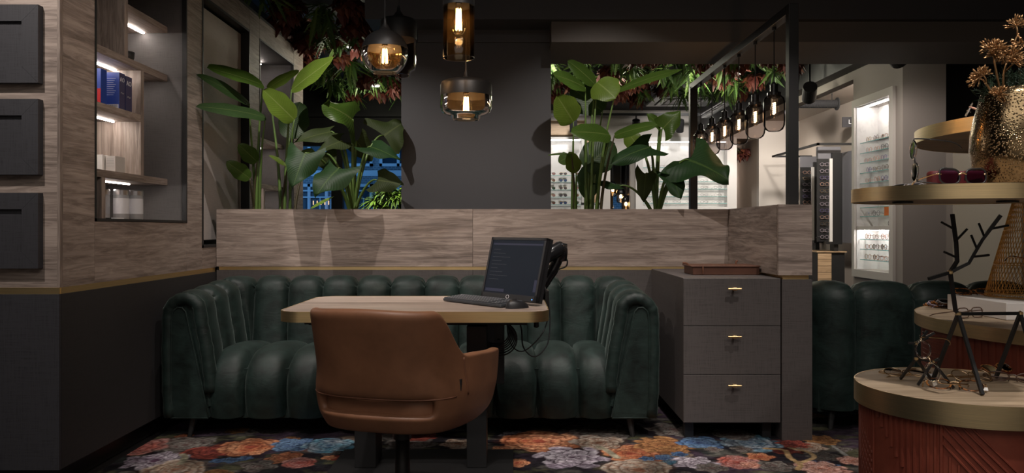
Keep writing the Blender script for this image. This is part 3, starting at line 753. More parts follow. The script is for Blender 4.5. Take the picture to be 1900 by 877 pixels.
pbox('bracket', 'metal', lsn, 4.70, 4.85, 10.785, 10.795, 2.56, 2.58)
# far right column of sunglasses in the passage
d3 = thing('wall_display', (5.35, 8.5, .3), 'narrow white sunglasses display with drawers behind the gold cone', 'display')
pbox('back_panel', 'marble', d3, 5.26, 5.44, 8.55, 8.58, .3, 1.5)
MB().box(5.23, 5.26, 8.4, 8.58, .3, 1.5).box(5.44, 5.56, 8.4, 8.58, .3, 1.5).build('frame', 'greywall', d3)
pbox('light_strip', 'led_white', d3, 5.27, 5.43, 8.42, 8.44, 1.48, 1.49)
for k in range(3): 
    q = pbox('drawer', 'white', d3, 5.262, 5.438, 8.42, 8.55, .36 + k * .105, .46 + k * .105); pbox('knob', 'brass', q, 5.33, 5.37, 8.40, 8.42, .41 + k * .105, .42 + k * .105)
pbox('wood_band', 'wood_pale', d3, 5.262, 5.438, 8.42, 8.55, .68, .79)
for i in range(7):
    z = .85 + i * .088
    s = pbox('glass_shelf', 'shelfglass', d3, 5.262, 5.438, 8.42, 8.55, z - .005, z); lm = dl[(i + 1) % 6]
    far_glasses((5.35, 8.45, z), random.uniform(-.1, .1), 'pilot', 'frame_brown', lm, f'{LN[lm]} sunglasses, {ORD[6 - i]} row from top of the narrow passage display', 'sunglasses in the passage display', 'sunglasses')
# ceiling cassette, tracks and spot heads
ac = thing('air_conditioner', (2.6, 12.1, 3.1), 'square white ceiling air conditioner cassette beyond the plants', 'air conditioner')
MB().box(2.15, 3.1, 11.65, 11.75, 3.06, 3.1).box(2.15, 3.1, 12.45, 12.55, 3.06, 3.1).box(2.15, 2.25, 11.75, 12.45, 3.06, 3.1).box(3.0, 3.1, 11.75, 12.45, 3.06, 3.1).build('frame', 'ac', ac, bevel=.006)
pbox('grille', 'print_grey', ac, 2.38, 2.87, 11.88, 12.32, 3.055, 3.09)
for x in (2.28, 2.90): pbox('louvre', 'ac', ac, x, x + .07, 11.8, 12.4, 3.05, 3.07)
def track_spot(loc, aim, label, r=.05, ln=.17, lit=True, zt=None):
    t = thing('track_spot', loc, label, 'spotlight', 'black track spotlights')
    l = Vector(loc); d = (Vector(aim) - l).normalized()
    MB().tube([Vector((l.x, l.y, zt or l.z + .16)), l + Vector((0, 0, .0))], .012, 8).build('stem', 'black', t)
    MB().tube([l - d * ln / 2, l + d * ln / 2], r, 20).build('head', 'metal', t, bevel=.004)
    if lit: MB().tube([l + d * ln / 2, l + d * (ln / 2 + .003)], r * .8, 20).build('lamp_face', 'lampface', t)
rail = MB().box(.3, 3.4, 12.45, 12.5, 2.90, 2.94).build('light_track', 'black'); tag(rail, 'black light track crossing before the far wall', 'light track')
for i, (x, lb) in enumerate(((.98, 'above the sunglasses display'), (1.98, 'above the mirror recess between the plants'), (2.68, 'over the wide white display'))):
    track_spot((x, 12.47, 2.74), (x + .1, 13.2, 1.6), 'black track spotlight ' + lb, .062, .2)
rail = MB().box(2.91, 3.0, 5.95, 12, 2.80, 2.83).box(2.88, 2.90, 6.0, 12, 2.84, 2.85).build('light_track', 'steel'); tag(rail, 'thin metal light track running back along the right wall', 'light track')
track_spot(P(1502, 172, 7.9), P(1488, 300, 9), 'black track spotlight left of the lit niche, under the metal track', .07, .2, zt=2.80)
track_spot(P(1661, 100, 6.0), P(1720, 200, 6.5), 'black track spotlight above the lit niche, tucked under the beam', .07, .2, zt=2.80)

# ================================================================== SOFAS
def make_sofa(name, loc, rz, label, nb=10, half=1.3, group='channel tufted green velvet sofas'):
    r = thing(name, loc, label, 'sofa', group, (0, 0, rz))
    def arm_prof(zt):          # (outward, z): outer foot -> over the roll -> inner foot
        return catmull([(.125, .115, 0), (.135, .30, 0), (.135, zt - .16, 0), (.118, zt - .06, 0), (.055, zt - .004, 0), (-.02, zt - .002, 0), (-.085, zt - .05, 0), (-.105, zt - .16, 0), (-.13, .48, 0), (-.15, .32, 0), (-.155, .18, 0)], 4)
    xc, yb, yf, rc = half - .135, .30, -.41, .13
    # plan path of the roll: left arm front -> left corner -> back -> right corner -> right arm front
    segs = []
    na = 3
    ya = np.linspace(yf, yb - rc, na + 1)
    for i in range(na): segs.append(('L', ya[i], ya[i + 1]))
    segs.append(('CL', 0, 1))
    xb = np.linspace(-(xc - rc), xc - rc, nb + 1)
    for i in range(nb): segs.append(('B', xb[i], xb[i + 1]))
    segs.append(('CR', 0, 1))
    for i in range(na): segs.append(('R', ya[na - i], ya[na - i - 1]))
    def pos(seg, t):
        k, a, b = seg; q = a + (b - a) * t
        if k == 'L': return Vector((-xc, q, 0)), Vector((-1, 0, 0)), .765 + .045 * (q - yf) / (yb - yf)
        if k == 'R': return Vector((xc, q, 0)), Vector((1, 0, 0)), .765 + .045 * (q - yf) / (yb - yf)
        if k == 'B': return Vector((q, yb, 0)), Vector((0, 1, 0)), .812
        if k == 'CL':
            an = PI - q * PI / 2; c = Vector((-(xc - rc), yb - rc, 0))
        else:
            an = PI / 2 - q * PI / 2; c = Vector((xc - rc, yb - rc, 0))
        d = Vector((math.cos(an), math.sin(an), 0)); return c + d * rc, d, .81
    for si, sg in enumerate(segs):
        tip = si in (0, len(segs) - 1)
        def fn(u, v, sg=sg, si=si):
            p, n, zt = pos(sg, u); pr = arm_prof(zt); f = v * (len(pr) - 1); i = min(int(f), len(pr) - 2); q = pr[i].lerp(pr[i + 1], f - i)
            t = 2 * u - 1; bl = .052 * (math.sqrt(max(0, 1 - abs(t)**2.6)) - 1)
            # push towards the inside of the roll along the profile normal
            a = pr[i]; b = pr[i + 1]; tn = (b - a).normalized(); nn = Vector((tn.y, -tn.x))
            if nn.length < 1e-6: nn = Vector((1, 0))
            bl += .0045 * abs(t)**2.2 * math.sin(v * 95 + 3 * t + 2.1 * si) * (.5 + .5 * math.sin(v * 23 + si * 1.7 + t))
            o = q.x + nn.x * bl; z = q.y + nn.y * bl
            return p + n * o + Vector((0, 0, z))
        MB().grid(fn, 15, 91).build('arm_channel' if sg[0] in 'LR' else 'back_channel', 'velvet', r, smooth=True, local=True)
    # arm front panels
    pr = arm_prof(.765)
    for s in (-1, 1):
        poly = [(.080, .115), (.080, .30), (.078, .62), (.070, .670), (.046, .690), (.022, .688), (.004, .668), (-.006, .62), (-.042, .46), (-.075, .31), (-.098, .20), (-.114, .115)]
        vs = [Vector((s * (xc + x), yf - .016, z)) for x, z in poly]
        n = len(vs); m = MB(); m.add(vs, [tuple(range(n)) if s > 0 else tuple(reversed(range(n)))]); bk = [v + Vector((0, .06, 0)) for v in vs]
        m.add(vs + bk, [(i, (i + 1) % n, n + (i + 1) % n, n + i) for i in range(n)])
        m.build('arm_front', 'velvet', r, smooth=False, local=True)
        MB().tube([v + Vector((0, -.001, 0)) for v in vs], .005, 6, closed=True).build('piping', 'velvet', r, smooth=True, local=True)
        cp = [Vector((s * (xc + p.x * .97), yf + .004, p.y)) for p in pr]
        MB().add(cp, [tuple(range(len(cp)))]).build('arm_end', 'velvet', r, local=True)
        # rolled border of the front, gathered over the top
        po2 = []; rad = []
        for k, p in enumerate(pr[:-2]):
            tn = (pr[k + 1] - p).normalized(); nn = Vector((tn.y, -tn.x)); q = Vector((p.x, p.y)) - nn * .034
            po2.append(Vector((s * (xc + q.x), yf + .006, q.y))); rad.append(.034 + .002 * math.sin(k * 2.4))
        MB().tube(po2, rad, 12).build('front_roll', 'velvet', r, smooth=True, local=True)
    # seat
    w0 = xc - .095; ends = .19; ns = 8
    xs = [-w0, -w0 + ends] + list(np.linspace(-w0 + ends, w0 - ends, ns + 1))[1:] + [w0]
    prof = catmull([(.27, .40, 0), (.10, .445, 0), (-.15, .462, 0), (-.29, .445, 0), (-.385, .385, 0), (-.425, .29, 0), (-.425, .19, 0), (-.405, .105, 0)], 4)
    for i in range(len(xs) - 1):
        def fs_(u, v, a=xs[i], b=xs[i + 1]):
            f = v * (len(prof) - 1); k = min(int(f), len(prof) - 2); q = prof[k].lerp(prof[k + 1], f - k)
            tn = (prof[k + 1] - prof[k]).normalized(); nn = Vector((tn.y, -tn.x)); t = 2 * u - 1
            bl = .06 * (math.sqrt(max(0, 1 - abs(t)**2.6)) - 1)
            return Vector((a + (b - a) * u, q.x + nn.x * bl, q.y + nn.y * bl))
        MB().grid(fs_, 13, 29).build('seat_channel', 'velvet', r, smooth=True, local=True)
    MB().box(-xc - .06, xc + .06, -.36, yb + .05, .10, .36).build('base', 'velvet', r, local=True)
    for x in (-xc, xc):
        for y in (-.37, .34):
            MB().tube([(x * .985, y * 1.0, .115), (x * 1.0, y * 1.06, 0)], [.021, .011], 10).build('leg', 'metal', r, local=True)
    return r
make_sofa('velvet_sofa', (-.53, 4.495, 0), 0, 'dark green channel tufted velvet sofa against the planter wall', 10)
make_sofa('velvet_sofa', (2.98, 4.62, 0), PI, 'dark green velvet sofa seen from behind, right of the drawers', 7, 1.38)

# ================================================================== TABLE
tb = thing('desk_table', (-.416, 3.655, 0), 'oak consulting table with brushed brass edge and black legs', 'table')
tx0, tx1, ty0, ty1 = -.992, .158, 3.27, 4.035
MB().prism(rrect(tx0, tx1, ty0, ty1, .10, 30), .742, .752).build('top', 'wood_table', tb)
MB().prism(rrect(tx0 + .002, tx1 - .002, ty0 + .002, ty1 - .002, .098, 10), .712, .742).build('core', 'black', tb)
rim_ = rrect(tx0 - .001, tx1 + .001, ty0 - .001, ty1 + .001, .101, 30)
b = MB(); n = len(rim_); inn = rrect(tx0 + .003, tx1 - .003, ty0 + .003, ty1 - .003, .097, 30)
b.add([(x, y, .707) for x, y in rim_] + [(x, y, .7525) for x, y in rim_] + [(x, y, .7525) for x, y in inn] + [(x, y, .707) for x, y in inn],
      [(k * n + i, k * n + (i + 1) % n, ((k + 1) % 4) * n + (i + 1) % n, ((k + 1) % 4) * n + i) for k in range(4) for i in range(n)])
b.build('edge_band', 'brass', tb)
pbox('leg', 'metal', tb, -.712, -.615, 3.53, 3.70, .02, .66, bevel=.003)
pbox('leg', 'metal', tb, -.205, -.115, 3.53, 3.70, .02, .66, bevel=.003)
pbox('base_plate', 'metal', tb, -.82, .006, 3.32, 3.83, .012, .020)
pbox('rail', 'metal', tb, -.93, .07, 3.57, 3.66, .66, .708, bevel=.003)
pbox('bracket', 'metal', tb, -.93, -.80, 3.50, 3.80, .672, .70)

# ================================================================== CHAIR
ch = thing('swivel_chair', (-.418, 2.985, 0), 'tan leather swivel tub chair seen from behind at the table', 'chair', rot=(0, 0, R(-16)))
def sst(a, b, x):
    t = max(0, min(1, (x - a) / (b - a))); return t * t * (3 - 2 * t)
path = catmull([(.295, .235, 0), (.302, .08, 0), (.280, -.08, 0), (.233, -.195, 0), (.14, -.248, 0), (0, -.260, 0), (-.14, -.248, 0), (-.233, -.195, 0), (-.280, -.08, 0), (-.302, .08, 0), (-.295, .235, 0)], 8)
cum = [0]
for i in range(1, len(path)): cum.append(cum[-1] + (path[i] - path[i - 1]).length)
def pth(u):                    # u in -1..1 from right arm tip to left arm tip
    d = (u + 1) / 2 * cum[-1]
    for i in range(1, len(path)):
        if d <= cum[i] or i == len(path) - 1: return path[i - 1].lerp(path[i], (d - cum[i - 1]) / (cum[i] - cum[i - 1]))
NV = 15
def shell(u, v, grow=0.0):
    U = 2 * u - 1; p = pth(U); a = abs(U)
    top = .828 - .172 * sst(.42, .54, a) - .008 * sst(0, .4, a) - .02 * sst(.54, 1.0, a)
    bot = .385 + .02 * sst(.6, 1, a)
    j = v * (NV - 1)
    if j <= 4: z = bot + (.452 - bot) * j / 4
    elif j <= 5: z = .452 + (.505 - .452) * (j - 4)
    else: z = .505 + (top - .505) * (j - 5) / (NV - 6)
    k = 1 - .16 * (max(0, .50 - z) / .12)**2
    q = p * k; q.y = p.y * k if p.y < 0 else p.y * (1 - .25 * (1 - sst(.385, .62, z)))
    if z > .5:
        wgt = 1 - sst(.42, .62, a)
        q.y -= .085 * (z - .5) / .33 * wgt
        q.x *= 1 - .085 * wgt * sst(.5, .62, z)
    q = q * (1 + grow); q.z = z
    return q
NU = 57
MB().grid(lambda u, v: shell(u, v), NU, NV, keep=lambda i, j: not (j == 4 and abs(2 * (i + .5) / (NU - 1) - 1) < .33)).build('tub_shell', 'leather', ch, smooth=True, local=True, solid=.042, sub=2)
# seat cushion and pan
MB().prism(rrect(-.235, .235, -.243, .235, .11, 8), .425, .515).build('seat', 'leather2', ch, bevel=.03, seg=4, local=True, smooth=True)
MB().prism(rrect(-.225, .225, -.195, .20, .12, 8), .372, .43).build('seat_pan', 'leather', ch, bevel=.02, seg=3, local=True, smooth=True)
# seams
def seam(z, u0, u1, nm='seam', r_=.003, off=.019):
    pts = []
    for k in range(33):
        U = u0 + (u1 - u0) * k / 32; p = pth(U); a = abs(U)
        q = Vector((p.x, p.y, 0)); q *= 1 + off / max(.1, q.length); kk = 1 - .16 * (max(0, .50 - z) / .12)**2
        pts.append((q.x * kk, q.y * kk, z))
    MB().tube(pts, r_, 6).build(nm, 'stitch', ch, smooth=True, local=True)
seam(.508, -.44, .44)
for s in (-1, 1):
    pts = []
    for k in range(14):
        v = (5 + k * .62) / (NV - 1); q = shell((s * .525 + 1) / 2, min(1, v)); n_ = Vector((q.x, q.y + .05, 0)).normalized(); pts.append(q + n_ * .0225)
    MB().tube(pts, .0028, 6).build('seam', 'stitch', ch, smooth=True, local=True)
q = shell((-.515 + 1) / 2, 7 / (NV - 1)); MB().box(q.x + .006, q.x + .014, q.y - .034, q.y - .022, .525, .565).build('maker_tag', 'black', ch, local=True)
MB().lathe([(.034, .30), (.034, .36), (.10, .366), (.10, .374)], 20).build('seat_plate', 'metal', ch, local=True)
MB().lathe([(.021, .28), (.021, .37)], 20).build('gas_lift', 'steel', ch, smooth=True, local=True)
MB().lathe([(.045, .075), (.036, .12), (.029, .17), (.027, .31)], 20).build('column', 'metal', ch, smooth=True, local=True)
for k in range(4):
    a = R(38 + 90 * k); d = Vector((math.cos(a), math.sin(a), 0))
    MB().tube([d * .01 + Vector((0, 0, .115)), d * .10 + Vector((0, 0, .085)), d * .22 + Vector((0, 0, .048)), d * .31 + Vector((0, 0, .020))], [.034, .026, .018, .015], 10).build('foot', 'metal', ch, smooth=True, local=True)
    MB().lathe([(.016, 0.004), (.016, .02)], 12, tuple(d * .30)).build('glide', 'plastic', ch, local=True)

# ================================================================== COMPUTER
ZD = .7528
mo = thing('monitor', (.012, 3.67, .77), 'black square computer monitor with dark screen on a desk arm', 'monitor')
MX = Matrix.Translation((.012, 3.665, .912)) @ Matrix.Rotation(R(-49), 4, 'Z') @ Matrix.Rotation(R(-14), 4, 'X')
def mpart(nm, m_, *bx, par=mo, bevel=0):
    o = MB().box(*bx).mesh(nm, m_); o.transform(MX); return link(nm, o, par, bevel)
W, H = .195, .148
fr = MB().box(-W, W, -.012, .012, -H, -H + .026).box(-W, W, -.012, .012, H - .012, H).box(-W, -W + .012, -.012, .012, -H, H).box(W - .012, W, -.012, .012, -H, H).mesh('bezel', 'plastic'); fr.transform(MX); link('bezel', fr, mo)
mpart('back_cover', 'plastic', -W, W, .004, .03, -H, H); mpart('mount_plate', 'gloss_black', -.05, .05, .03, .05, -.05, .05)
scn = mpart('screen', 'screen', -W + .012, W - .012, -.008, .003, -H + .026, H - .012)
mpart('title_bar', 'screen_bar', -W + .02, W - .02, -.0085, -.008, H - .036, H - .028, par=scn)
for k in range(9): mpart('text_line', 'screen_text', -W + .03, -W + .08 + .02 * ((k * 7) % 5), -.0085, -.008, H - .060 - k * .018, H - .058 - k * .018, par=scn)
mpart('side_panel', 'screen_bar', W - .035, W - .017, -.0085, -.008, -H + .045, -H + .10, par=scn)
mpart('status_bar', 'screen_bar', -W + .02, -.04, -.0085, -.008, -H + .034, -H + .048, par=scn)
mpart('power_light', 'power', W - .028, W - .024, -.0125, -.012, -H + .008, -H + .012)
lg = MB().tube([MX @ Vector((.010 * math.cos(a), -.0125, -H + .013 + .008 * math.sin(a))) for a in [2 * PI * k / 16 for k in range(16)]], .0012, 5, closed=True).build('round_logo', 'print_white', mo)
ma = thing('desk_mount', (.135, 3.86, ZD), 'glossy black jointed monitor arm clamped to the table edge', 'monitor arm')
e0, e1, e2 = Vector((.135, 3.87, .80)), Vector((.243, 3.88, .985)), MX @ Vector((0, .05, 0))
MB().lathe([(.042, 0), (.042, .02), (.03, .035), (.024, .05)], 24, (.125, 3.86, ZD)).build('base', 'gloss_black', ma, smooth=False)
MB().tube(catmull([e0, e0 + Vector((.035, .01, .05)), e0.lerp(e1, .6) + Vector((.01, 0, 0)), e1], 6), [.030] * 6 + [.029] * 6 + [.026] * 7, 14).build('lower_arm', 'gloss_black', ma, smooth=True)
MB().tube(catmull([e1 + Vector((0, -.0, .02)), e1.lerp(e2, .35) + Vector((0, 0, .012)), e2 + Vector((.03, .03, 0)), e2], 6), [.036] * 6 + [.033] * 6 + [.020] * 7, 14).build('upper_arm', 'gloss_black', ma, smooth=True)
MB().lathe([(.0, -.05), (.030, -.045), (.034, 0), (.032, .04), (.0, .046)], 20, tuple(e1)).build('elbow', 'gloss_black', ma, smooth=True)
MB().box(.160, .178, 3.78, 3.885, .665, .80).box(.10, .178, 3.80, 3.885, .676, .684).build('clamp', 'gloss_black', ma, bevel=.002)
MB().tube([(.12, 3.855, .70), (.12, 3.855, .64)], .004, 8).build('screw', 'steel', ma); MB().lathe([(.006, .612), (.013, .616), (.013, .637), (.006, .642)], 12, (.12, 3.855, 0)).build('screw_knob', 'plastic', ma)

kb = thing('keyboard', (-.14, 3.63, ZD), 'dark grey full size keyboard lying before the monitor', 'keyboard')
KX = Matrix.Translation((-.14, 3.63, ZD)) @ Matrix.Rotation(R(-49), 4, 'Z') @ Matrix.Rotation(R(5), 4, 'X')
bm_ = MB().prism(rrect(-.215, .215, -.068, .068, .008, 4), .008, .020).mesh('body', 'plastic2'); bm_.transform(KX); link('body', bm_, kb, .003)
ks = MB(); km = MB()
rowsx = [-.055 + k * .0185 for k in range(6)]
for i, y in enumerate(rowsx):
    x = -.207
    while x < .205:
        wd = .0155
        if i == 0 and -.12 < x < -.02: wd = .105
        if x + wd > .207: break
        if not (.074 < x + wd < .082 or .138 < x + wd < .146):
            ks.box(x, x + wd, y - .0075, y + .0075, .020, .025); km.box(x + .005, x + .009, y - .002, y + .003, .025, .0252)
        x += wd + .003
for mbb, nm, mt in ((ks, 'keys', 'keycap'), (km, 'key_legends', 'keymark')):
    me = mbb.mesh(nm, mt); me.transform(KX); tag(link(nm, me, kb), kind='stuff')
for s in (-1, 1):
    me = MB().box(s * .17 - .012, s * .17 + .012, .048, .062, -.004, .009).mesh('foot', 'plastic'); me.transform(KX); link('foot', me, kb)
ms = thing('computer_mouse', (.022, 3.425, ZD), 'black computer mouse beside the keyboard', 'mouse')
def mouse(u, v):
    a = u * 2 * PI; ph = v * PI / 2
    return Vector((.055 * math.cos(a) * math.cos(ph)**.6, .031 * math.sin(a) * math.cos(ph)**.6, .034 * math.sin(ph) * (1 - .18 * math.cos(a))))
me = MB().grid(mouse, 28, 9, closed_u=True).mesh('shell', 'plastic', True); me.transform(Matrix.Translation((.022, 3.425, ZD)) @ Matrix.Rotation(R(25), 4, 'Z')); link('shell', me, ms)
me = MB().box(.028, .045, -.003, .003, .022, .030).mesh('wheel', 'plastic2'); me.transform(Matrix.Translation((.022, 3.425, ZD)) @ Matrix.Rotation(R(205), 4, 'Z')); link('wheel', me, ms, .001)
pc = thing('computer_tower', (-.12, 3.86, .36), 'slim black computer case mounted under the table', 'computer')
pbox('case', 'plastic', pc, -.20, -.038, 3.73, 4.0, .36, .69, bevel=.004); pbox('hanger', 'metal', pc, -.205, -.033, 3.80, 3.84, .69, .712)
for k in range(5): pbox('port', 'gloss_black', pc, -.07, -.055, 3.727, 3.731, .48 + k * .022, .488 + k * .022)
pbox('front_grille', 'plastic2', pc, -.19, -.085, 3.728, 3.731, .40, .66)
cb = MB()
for k in range(7):
    rr = .062 + .004 * k; c = Vector((-.075 + .002 * k, 3.655 + .004 * k, .618 - .006 * k))
    cb.tube([c + Vector((rr * math.cos(a), .012 * math.sin(a * 2 + k), rr * .92 * math.sin(a))) for a in [2 * PI * j / 36 for j in range(36)]], .0032, 6, closed=True)
cb.tube(catmull([(-.075, 3.655, .68), (-.07, 3.65, .70), (-.06, 3.65, .707)], 4), .003, 6)
o = cb.build('cable_coil', 'plastic', smooth=True); tag(o, 'coiled black cables hanging beneath the table top', 'cable')
c1 = MB().tube(catmull([(.02, 3.72, .706), (.045, 3.74, .62), (.055, 3.76, .53), (.11, 3.76, .485), (.17, 3.78, .54), (.185, 3.80, .64), (.178, 3.82, .76), (.16, 3.87, .84), (.2, 3.92, .93), (.235, 3.92, .955)], 8), .0035, 6).build('cable', 'plastic', smooth=True)
tag(c1, 'black cable looping from under the table up the monitor arm', 'cable')
c2 = MB().tube(catmull([(-.02, 3.73, .706), (-.02, 3.75, .60), (.005, 3.76, .53), (.06, 3.78, .51), (.14, 3.80, .58), (.176, 3.84, .66), (.177, 3.86, .74), (.165, 3.87, .80), (.145, 3.9, .86), (.16, 3.92, .95)], 8), .0032, 6).build('cable', 'plastic', smooth=True)
tag(c2, 'thinner black cable hanging in the smaller loop below the clamp', 'cable')
c3 = MB().tube(catmull([(.235, 3.93, .95), (.275, 3.93, .945), (.27, 3.93, .91), (.21, 3.92, .89), (.17, 3.91, .87)], 8), .004, 6).build('cable', 'plastic', smooth=True)
tag(c3, 'short black cable loop beside the monitor arm elbow', 'cable')

# ================================================================== DRAWER CABINET + TRAY
cbn = thing('drawer_cabinet', (1.137, 4.5, 0), 'graphite cabinet with three drawers and small brass handles', 'cabinet')
CX0, CX1, CY0 = .886, 1.389, 4.05
pbox('body', 'dark2', cbn, CX0, CX1, CY0 + .002, 4.955, .100, .845, bevel=.001)
for k, (z0, z1) in enumerate(((.600, .843), (.349, .597), (.100, .346))):
    d = pbox('drawer', 'dark2', cbn, CX0 - .001, CX1 - .003, CY0 - .017, CY0 + .001, z0, z1, bevel=.0015)
    zc = z1 - .052; xc_ = 1.143
    h = MB().tube([(xc_ - .034, CY0 - .042, zc), (xc_ + .034, CY0 - .042, zc)], .0055, 12).tube([(xc_, CY0 - .017, zc), (xc_, CY0 - .046, zc)], .006, 10)
    h.tube([(xc_ - .009, CY0 - .042, zc), (xc_ + .009, CY0 - .042, zc)], .0085, 12)
    h.build('handle', 'brass', d, smooth=False)
for x0 in (.905, 1.31): pbox('leg', 'metal', cbn, x0, x0 + .045, 4.09, 4.14, 0, .10)
pbox('base_rail', 'metal', cbn, .905, 1.355, 4.09, 4.14, .085, .10); pbox('leg', 'metal', cbn, .905, .95, 4.85, 4.9, 0, .10); pbox('leg', 'metal', cbn, 1.31, 1.355, 4.85, 4.9, 0, .10)
tr = thing('leather_tray', (1.18, 4.4, .845), 'flat brown leather case with straps lying on the drawer cabinet', 'case')
pbox('body', 'leatherbox', tr, .995, 1.362, 4.30, 4.52, .8455, .888, bevel=.003); pbox('lid', 'leatherbox', tr, .985, 1.366, 4.295, 4.525, .888, .897, bevel=.003)
MB().tube([(1.05, 4.297, .897), (1.05, 4.294, .87), (1.05, 4.297, .85)], .004, 6).build('strap', 'stitch', tr)
MB().tube(catmull([(1.0, 4.42, .896), (.985, 4.42, .905), (.965, 4.42, .907)], 4), .005, 6).build('strap', 'stitch', tr)
MB().tube(catmull([(1.29, 4.50, .896), (1.29, 4.50, .912), (1.30, 4.50, .914)], 4), .005, 6).build('strap', 'stitch', tr)

# ================================================================== ITEMS IN THE LIT NICHE
def carton(loc, dims, m_, label, group='cartons in the lit niche', front=None, side=None):
    x0, y0, z0 = loc; dx, dy, dz = dims
    t = thing('carton', (x0 + dx / 2, y0 + dy / 2, z0), label, 'box', group)
    pbox('box', m_, t, x0, x0 + dx, y0, y0 + dy, z0, z0 + dz, bevel=.0008)
    return t
def fprint(t, m_, x0, x1, z0, z1, y): pbox('print', m_, t, x0, x1, y - .0006, y + .0002, z0, z1)
A = carton((-2.082, 4.0, 1.7105), (.072, .058, .19), 'box_blue', 'bright blue carton with white barcode label, middle of the three')
for k in range(9): fprint(A, 'print_white', -2.075, -2.028 - .006 * (k % 3), 1.868 - k * .0105, 1.8695 - k * .0105, 4.0)
fprint(A, 'print_white', -2.078, -2.014, 1.712, 1.737, 4.0)
for k in range(14): pbox('barcode', 'print_black', A, -2.074 + k * .004, -2.0725 + k * .004, 3.9988, 3.9995, 1.722, 1.735)
SX = lambda y, z: Matrix.Translation((-2.0095, y, z)) @ Matrix.Rotation(PI / 2, 4, 'Z') @ Matrix.Rotation(PI / 2, 4, 'X')
pbox('side_print', 'box_violet', A, -2.0102, -2.0098, 4.001, 4.057, 1.713, 1.898)
text('lettering', 'AO', .032, 'print_white', A, SX(4.03, 1.865)); text('lettering', '~', .06, 'print_grey', A, SX(4.03, 1.80))
B = carton((-2.082, 4.066, 1.7105), (.072, .068, .185), 'box_dkblue', 'navy carton lettered on its narrow side, nearest the divider')
pbox('side_print', 'box_violet', B, -2.0102, -2.0098, 4.067, 4.133, 1.713, 1.893)
text('lettering', 'AO', .036, 'print_white', B, SX(4.10, 1.858)); text('lettering', '~', .065, 'print_grey', B, SX(4.10, 1.79))
C_ = carton((-2.12, 3.90, 1.7105), (.068, .058, .19), 'box_blue', 'blue carton with red print beside the niche edge')
fprint(C_, 'box_red', -2.07, -2.053, 1.712, 1.80, 3.90); fprint(C_, 'print_white', -2.115, -2.075, 1.73, 1.76, 3.90)
carton((-2.15, 3.90, 1.3875), (.05, .06, .075), 'marble', 'narrow white carton on the oak shelf, left of its row')
D_ = carton((-2.095, 3.93, 1.3875), (.035, .06, .085), 'tag', 'upright cream carton between two others on the oak shelf')
E_ = carton((-2.055, 3.95, 1.3875), (.05, .10, .08), 'offwhite', 'wide cream carton with lines of grey print')
for k in range(6): fprint(E_, 'print_grey', -2.05, -2.012, 1.452 - k * .008, 1.4535 - k * .008, 3.95)
carton((-2.15, 3.905, 1.4628), (.045, .05, .024), 'marble', 'small white carton stacked on top of the narrow one')
for k, (x, y, lb) in enumerate(((-2.055, 4.0, 'leftmost'), (-1.985, 4.06, 'middle'), (-1.945, 4.13, 'rightmost'))):
    c = thing('canister', (x - .045, y, 1.147), f'{lb} clear canister with metal lid at the niche bottom', 'canister', 'canisters at the niche bottom')
    x -= .045
    MB().lathe([(.036, .0), (.037, .004), (.037, .130)], 28, (x, y, 1.1475)).build('body', 'canfilm', c, smooth=False)
    MB().lathe([(.0385, .128), (.0385, .150), (.034, .156)], 28, (x, y, 1.1475)).build('lid', 'tin', c)
    MB().lathe([(.0374, .03), (.0374, .11)], 28, (x, y, 1.1475), cap=False).build('label', 'print_white' if k else 'canfilm', c, smooth=True)
    MB().lathe([(.0376, .004), (.0376, .03)], 28, (x, y, 1.1475), cap=False).build('blue_band', 'print_grey', c, smooth=True)
o = MB().lathe([(.03, 0), (.048, .02), (.052, .055), (.046, .055), (.042, .02), (.0, .008)], 28, (-2.07, 4.17, 1.9865), cap=False).build('bowl', 'pot', smooth=True); tag(o, 'small dark bowl on the upper oak shelf', 'bowl')
for k in range(3):
    o = MB().box(-2.06 + k * .035, -2.03 + k * .035, 3.86 + k * .01, 3.93 + k * .01, 1.1475, 1.1545).build('flat_pack', ['box_dkblue', 'pot', 'print_white'][k], bevel=.001)
    tag(o, ['navy flat pack', 'dark flat pack', 'white flat pack'][k] + ' lying before the canisters', 'packet')

# ================================================================== PENDANTS
def lamp_light(loc, e, rad=.03):
    d = bpy.data.lights.new('bulb_light', 'POINT'); d.energy = e; d.color = (1, .62, .32); d.shadow_soft_size = rad
    o = bpy.data.objects.new('bulb_light', d); col.objects.link(o); o.location = loc
def filament_bulb(par, x, y, zt, ln, r, n=6, e=2.2, coil=False):
    """zt = top of the bulb (socket side)"""
    MB().lathe([(.014, 0), (.014, -.03)], 12, (x, y, zt + .03)).build('socket', 'gloss_black', par)
    b = MB().lathe([(.010, 0), (r * .55, -.2 * ln), (r * .95, -.55 * ln), (r, -.75 * ln), (r * .7, -.93 * ln), (.001, -ln)], 20, (x, y, zt), cap=False).build('bulb', 'clear', par, smooth=True)
    f = MB()
    if coil:
        f.tube([(x + .007 * math.cos(k * .9), y + .007 * math.sin(k * .9), zt - .25 * ln - .55 * ln * k / 40) for k in range(41)], .0024, 5)
    else:
        for k in range(n):
            a = 2 * PI * (k + .3) / n; f.tube([(x + .010 * math.cos(a), y + .010 * math.sin(a), zt - .15 * ln), (x + .013 * math.cos(a), y + .013 * math.sin(a), zt - .82 * ln)], .0017, 5)
    f.build('filament', 'filament', b)
    lamp_light((x, y, zt - ln * .5), e)
def cord(par, x, y, z0, z1=3.1):
    MB().tube([(x, y, z0), (x, y, z1)], .0035, 8).build('cord', 'black', par)
    MB().lathe([(.05, 0), (.05, .02)], 20, (x, y, z1 - .02)).build('ceiling_rose', 'metal', par)
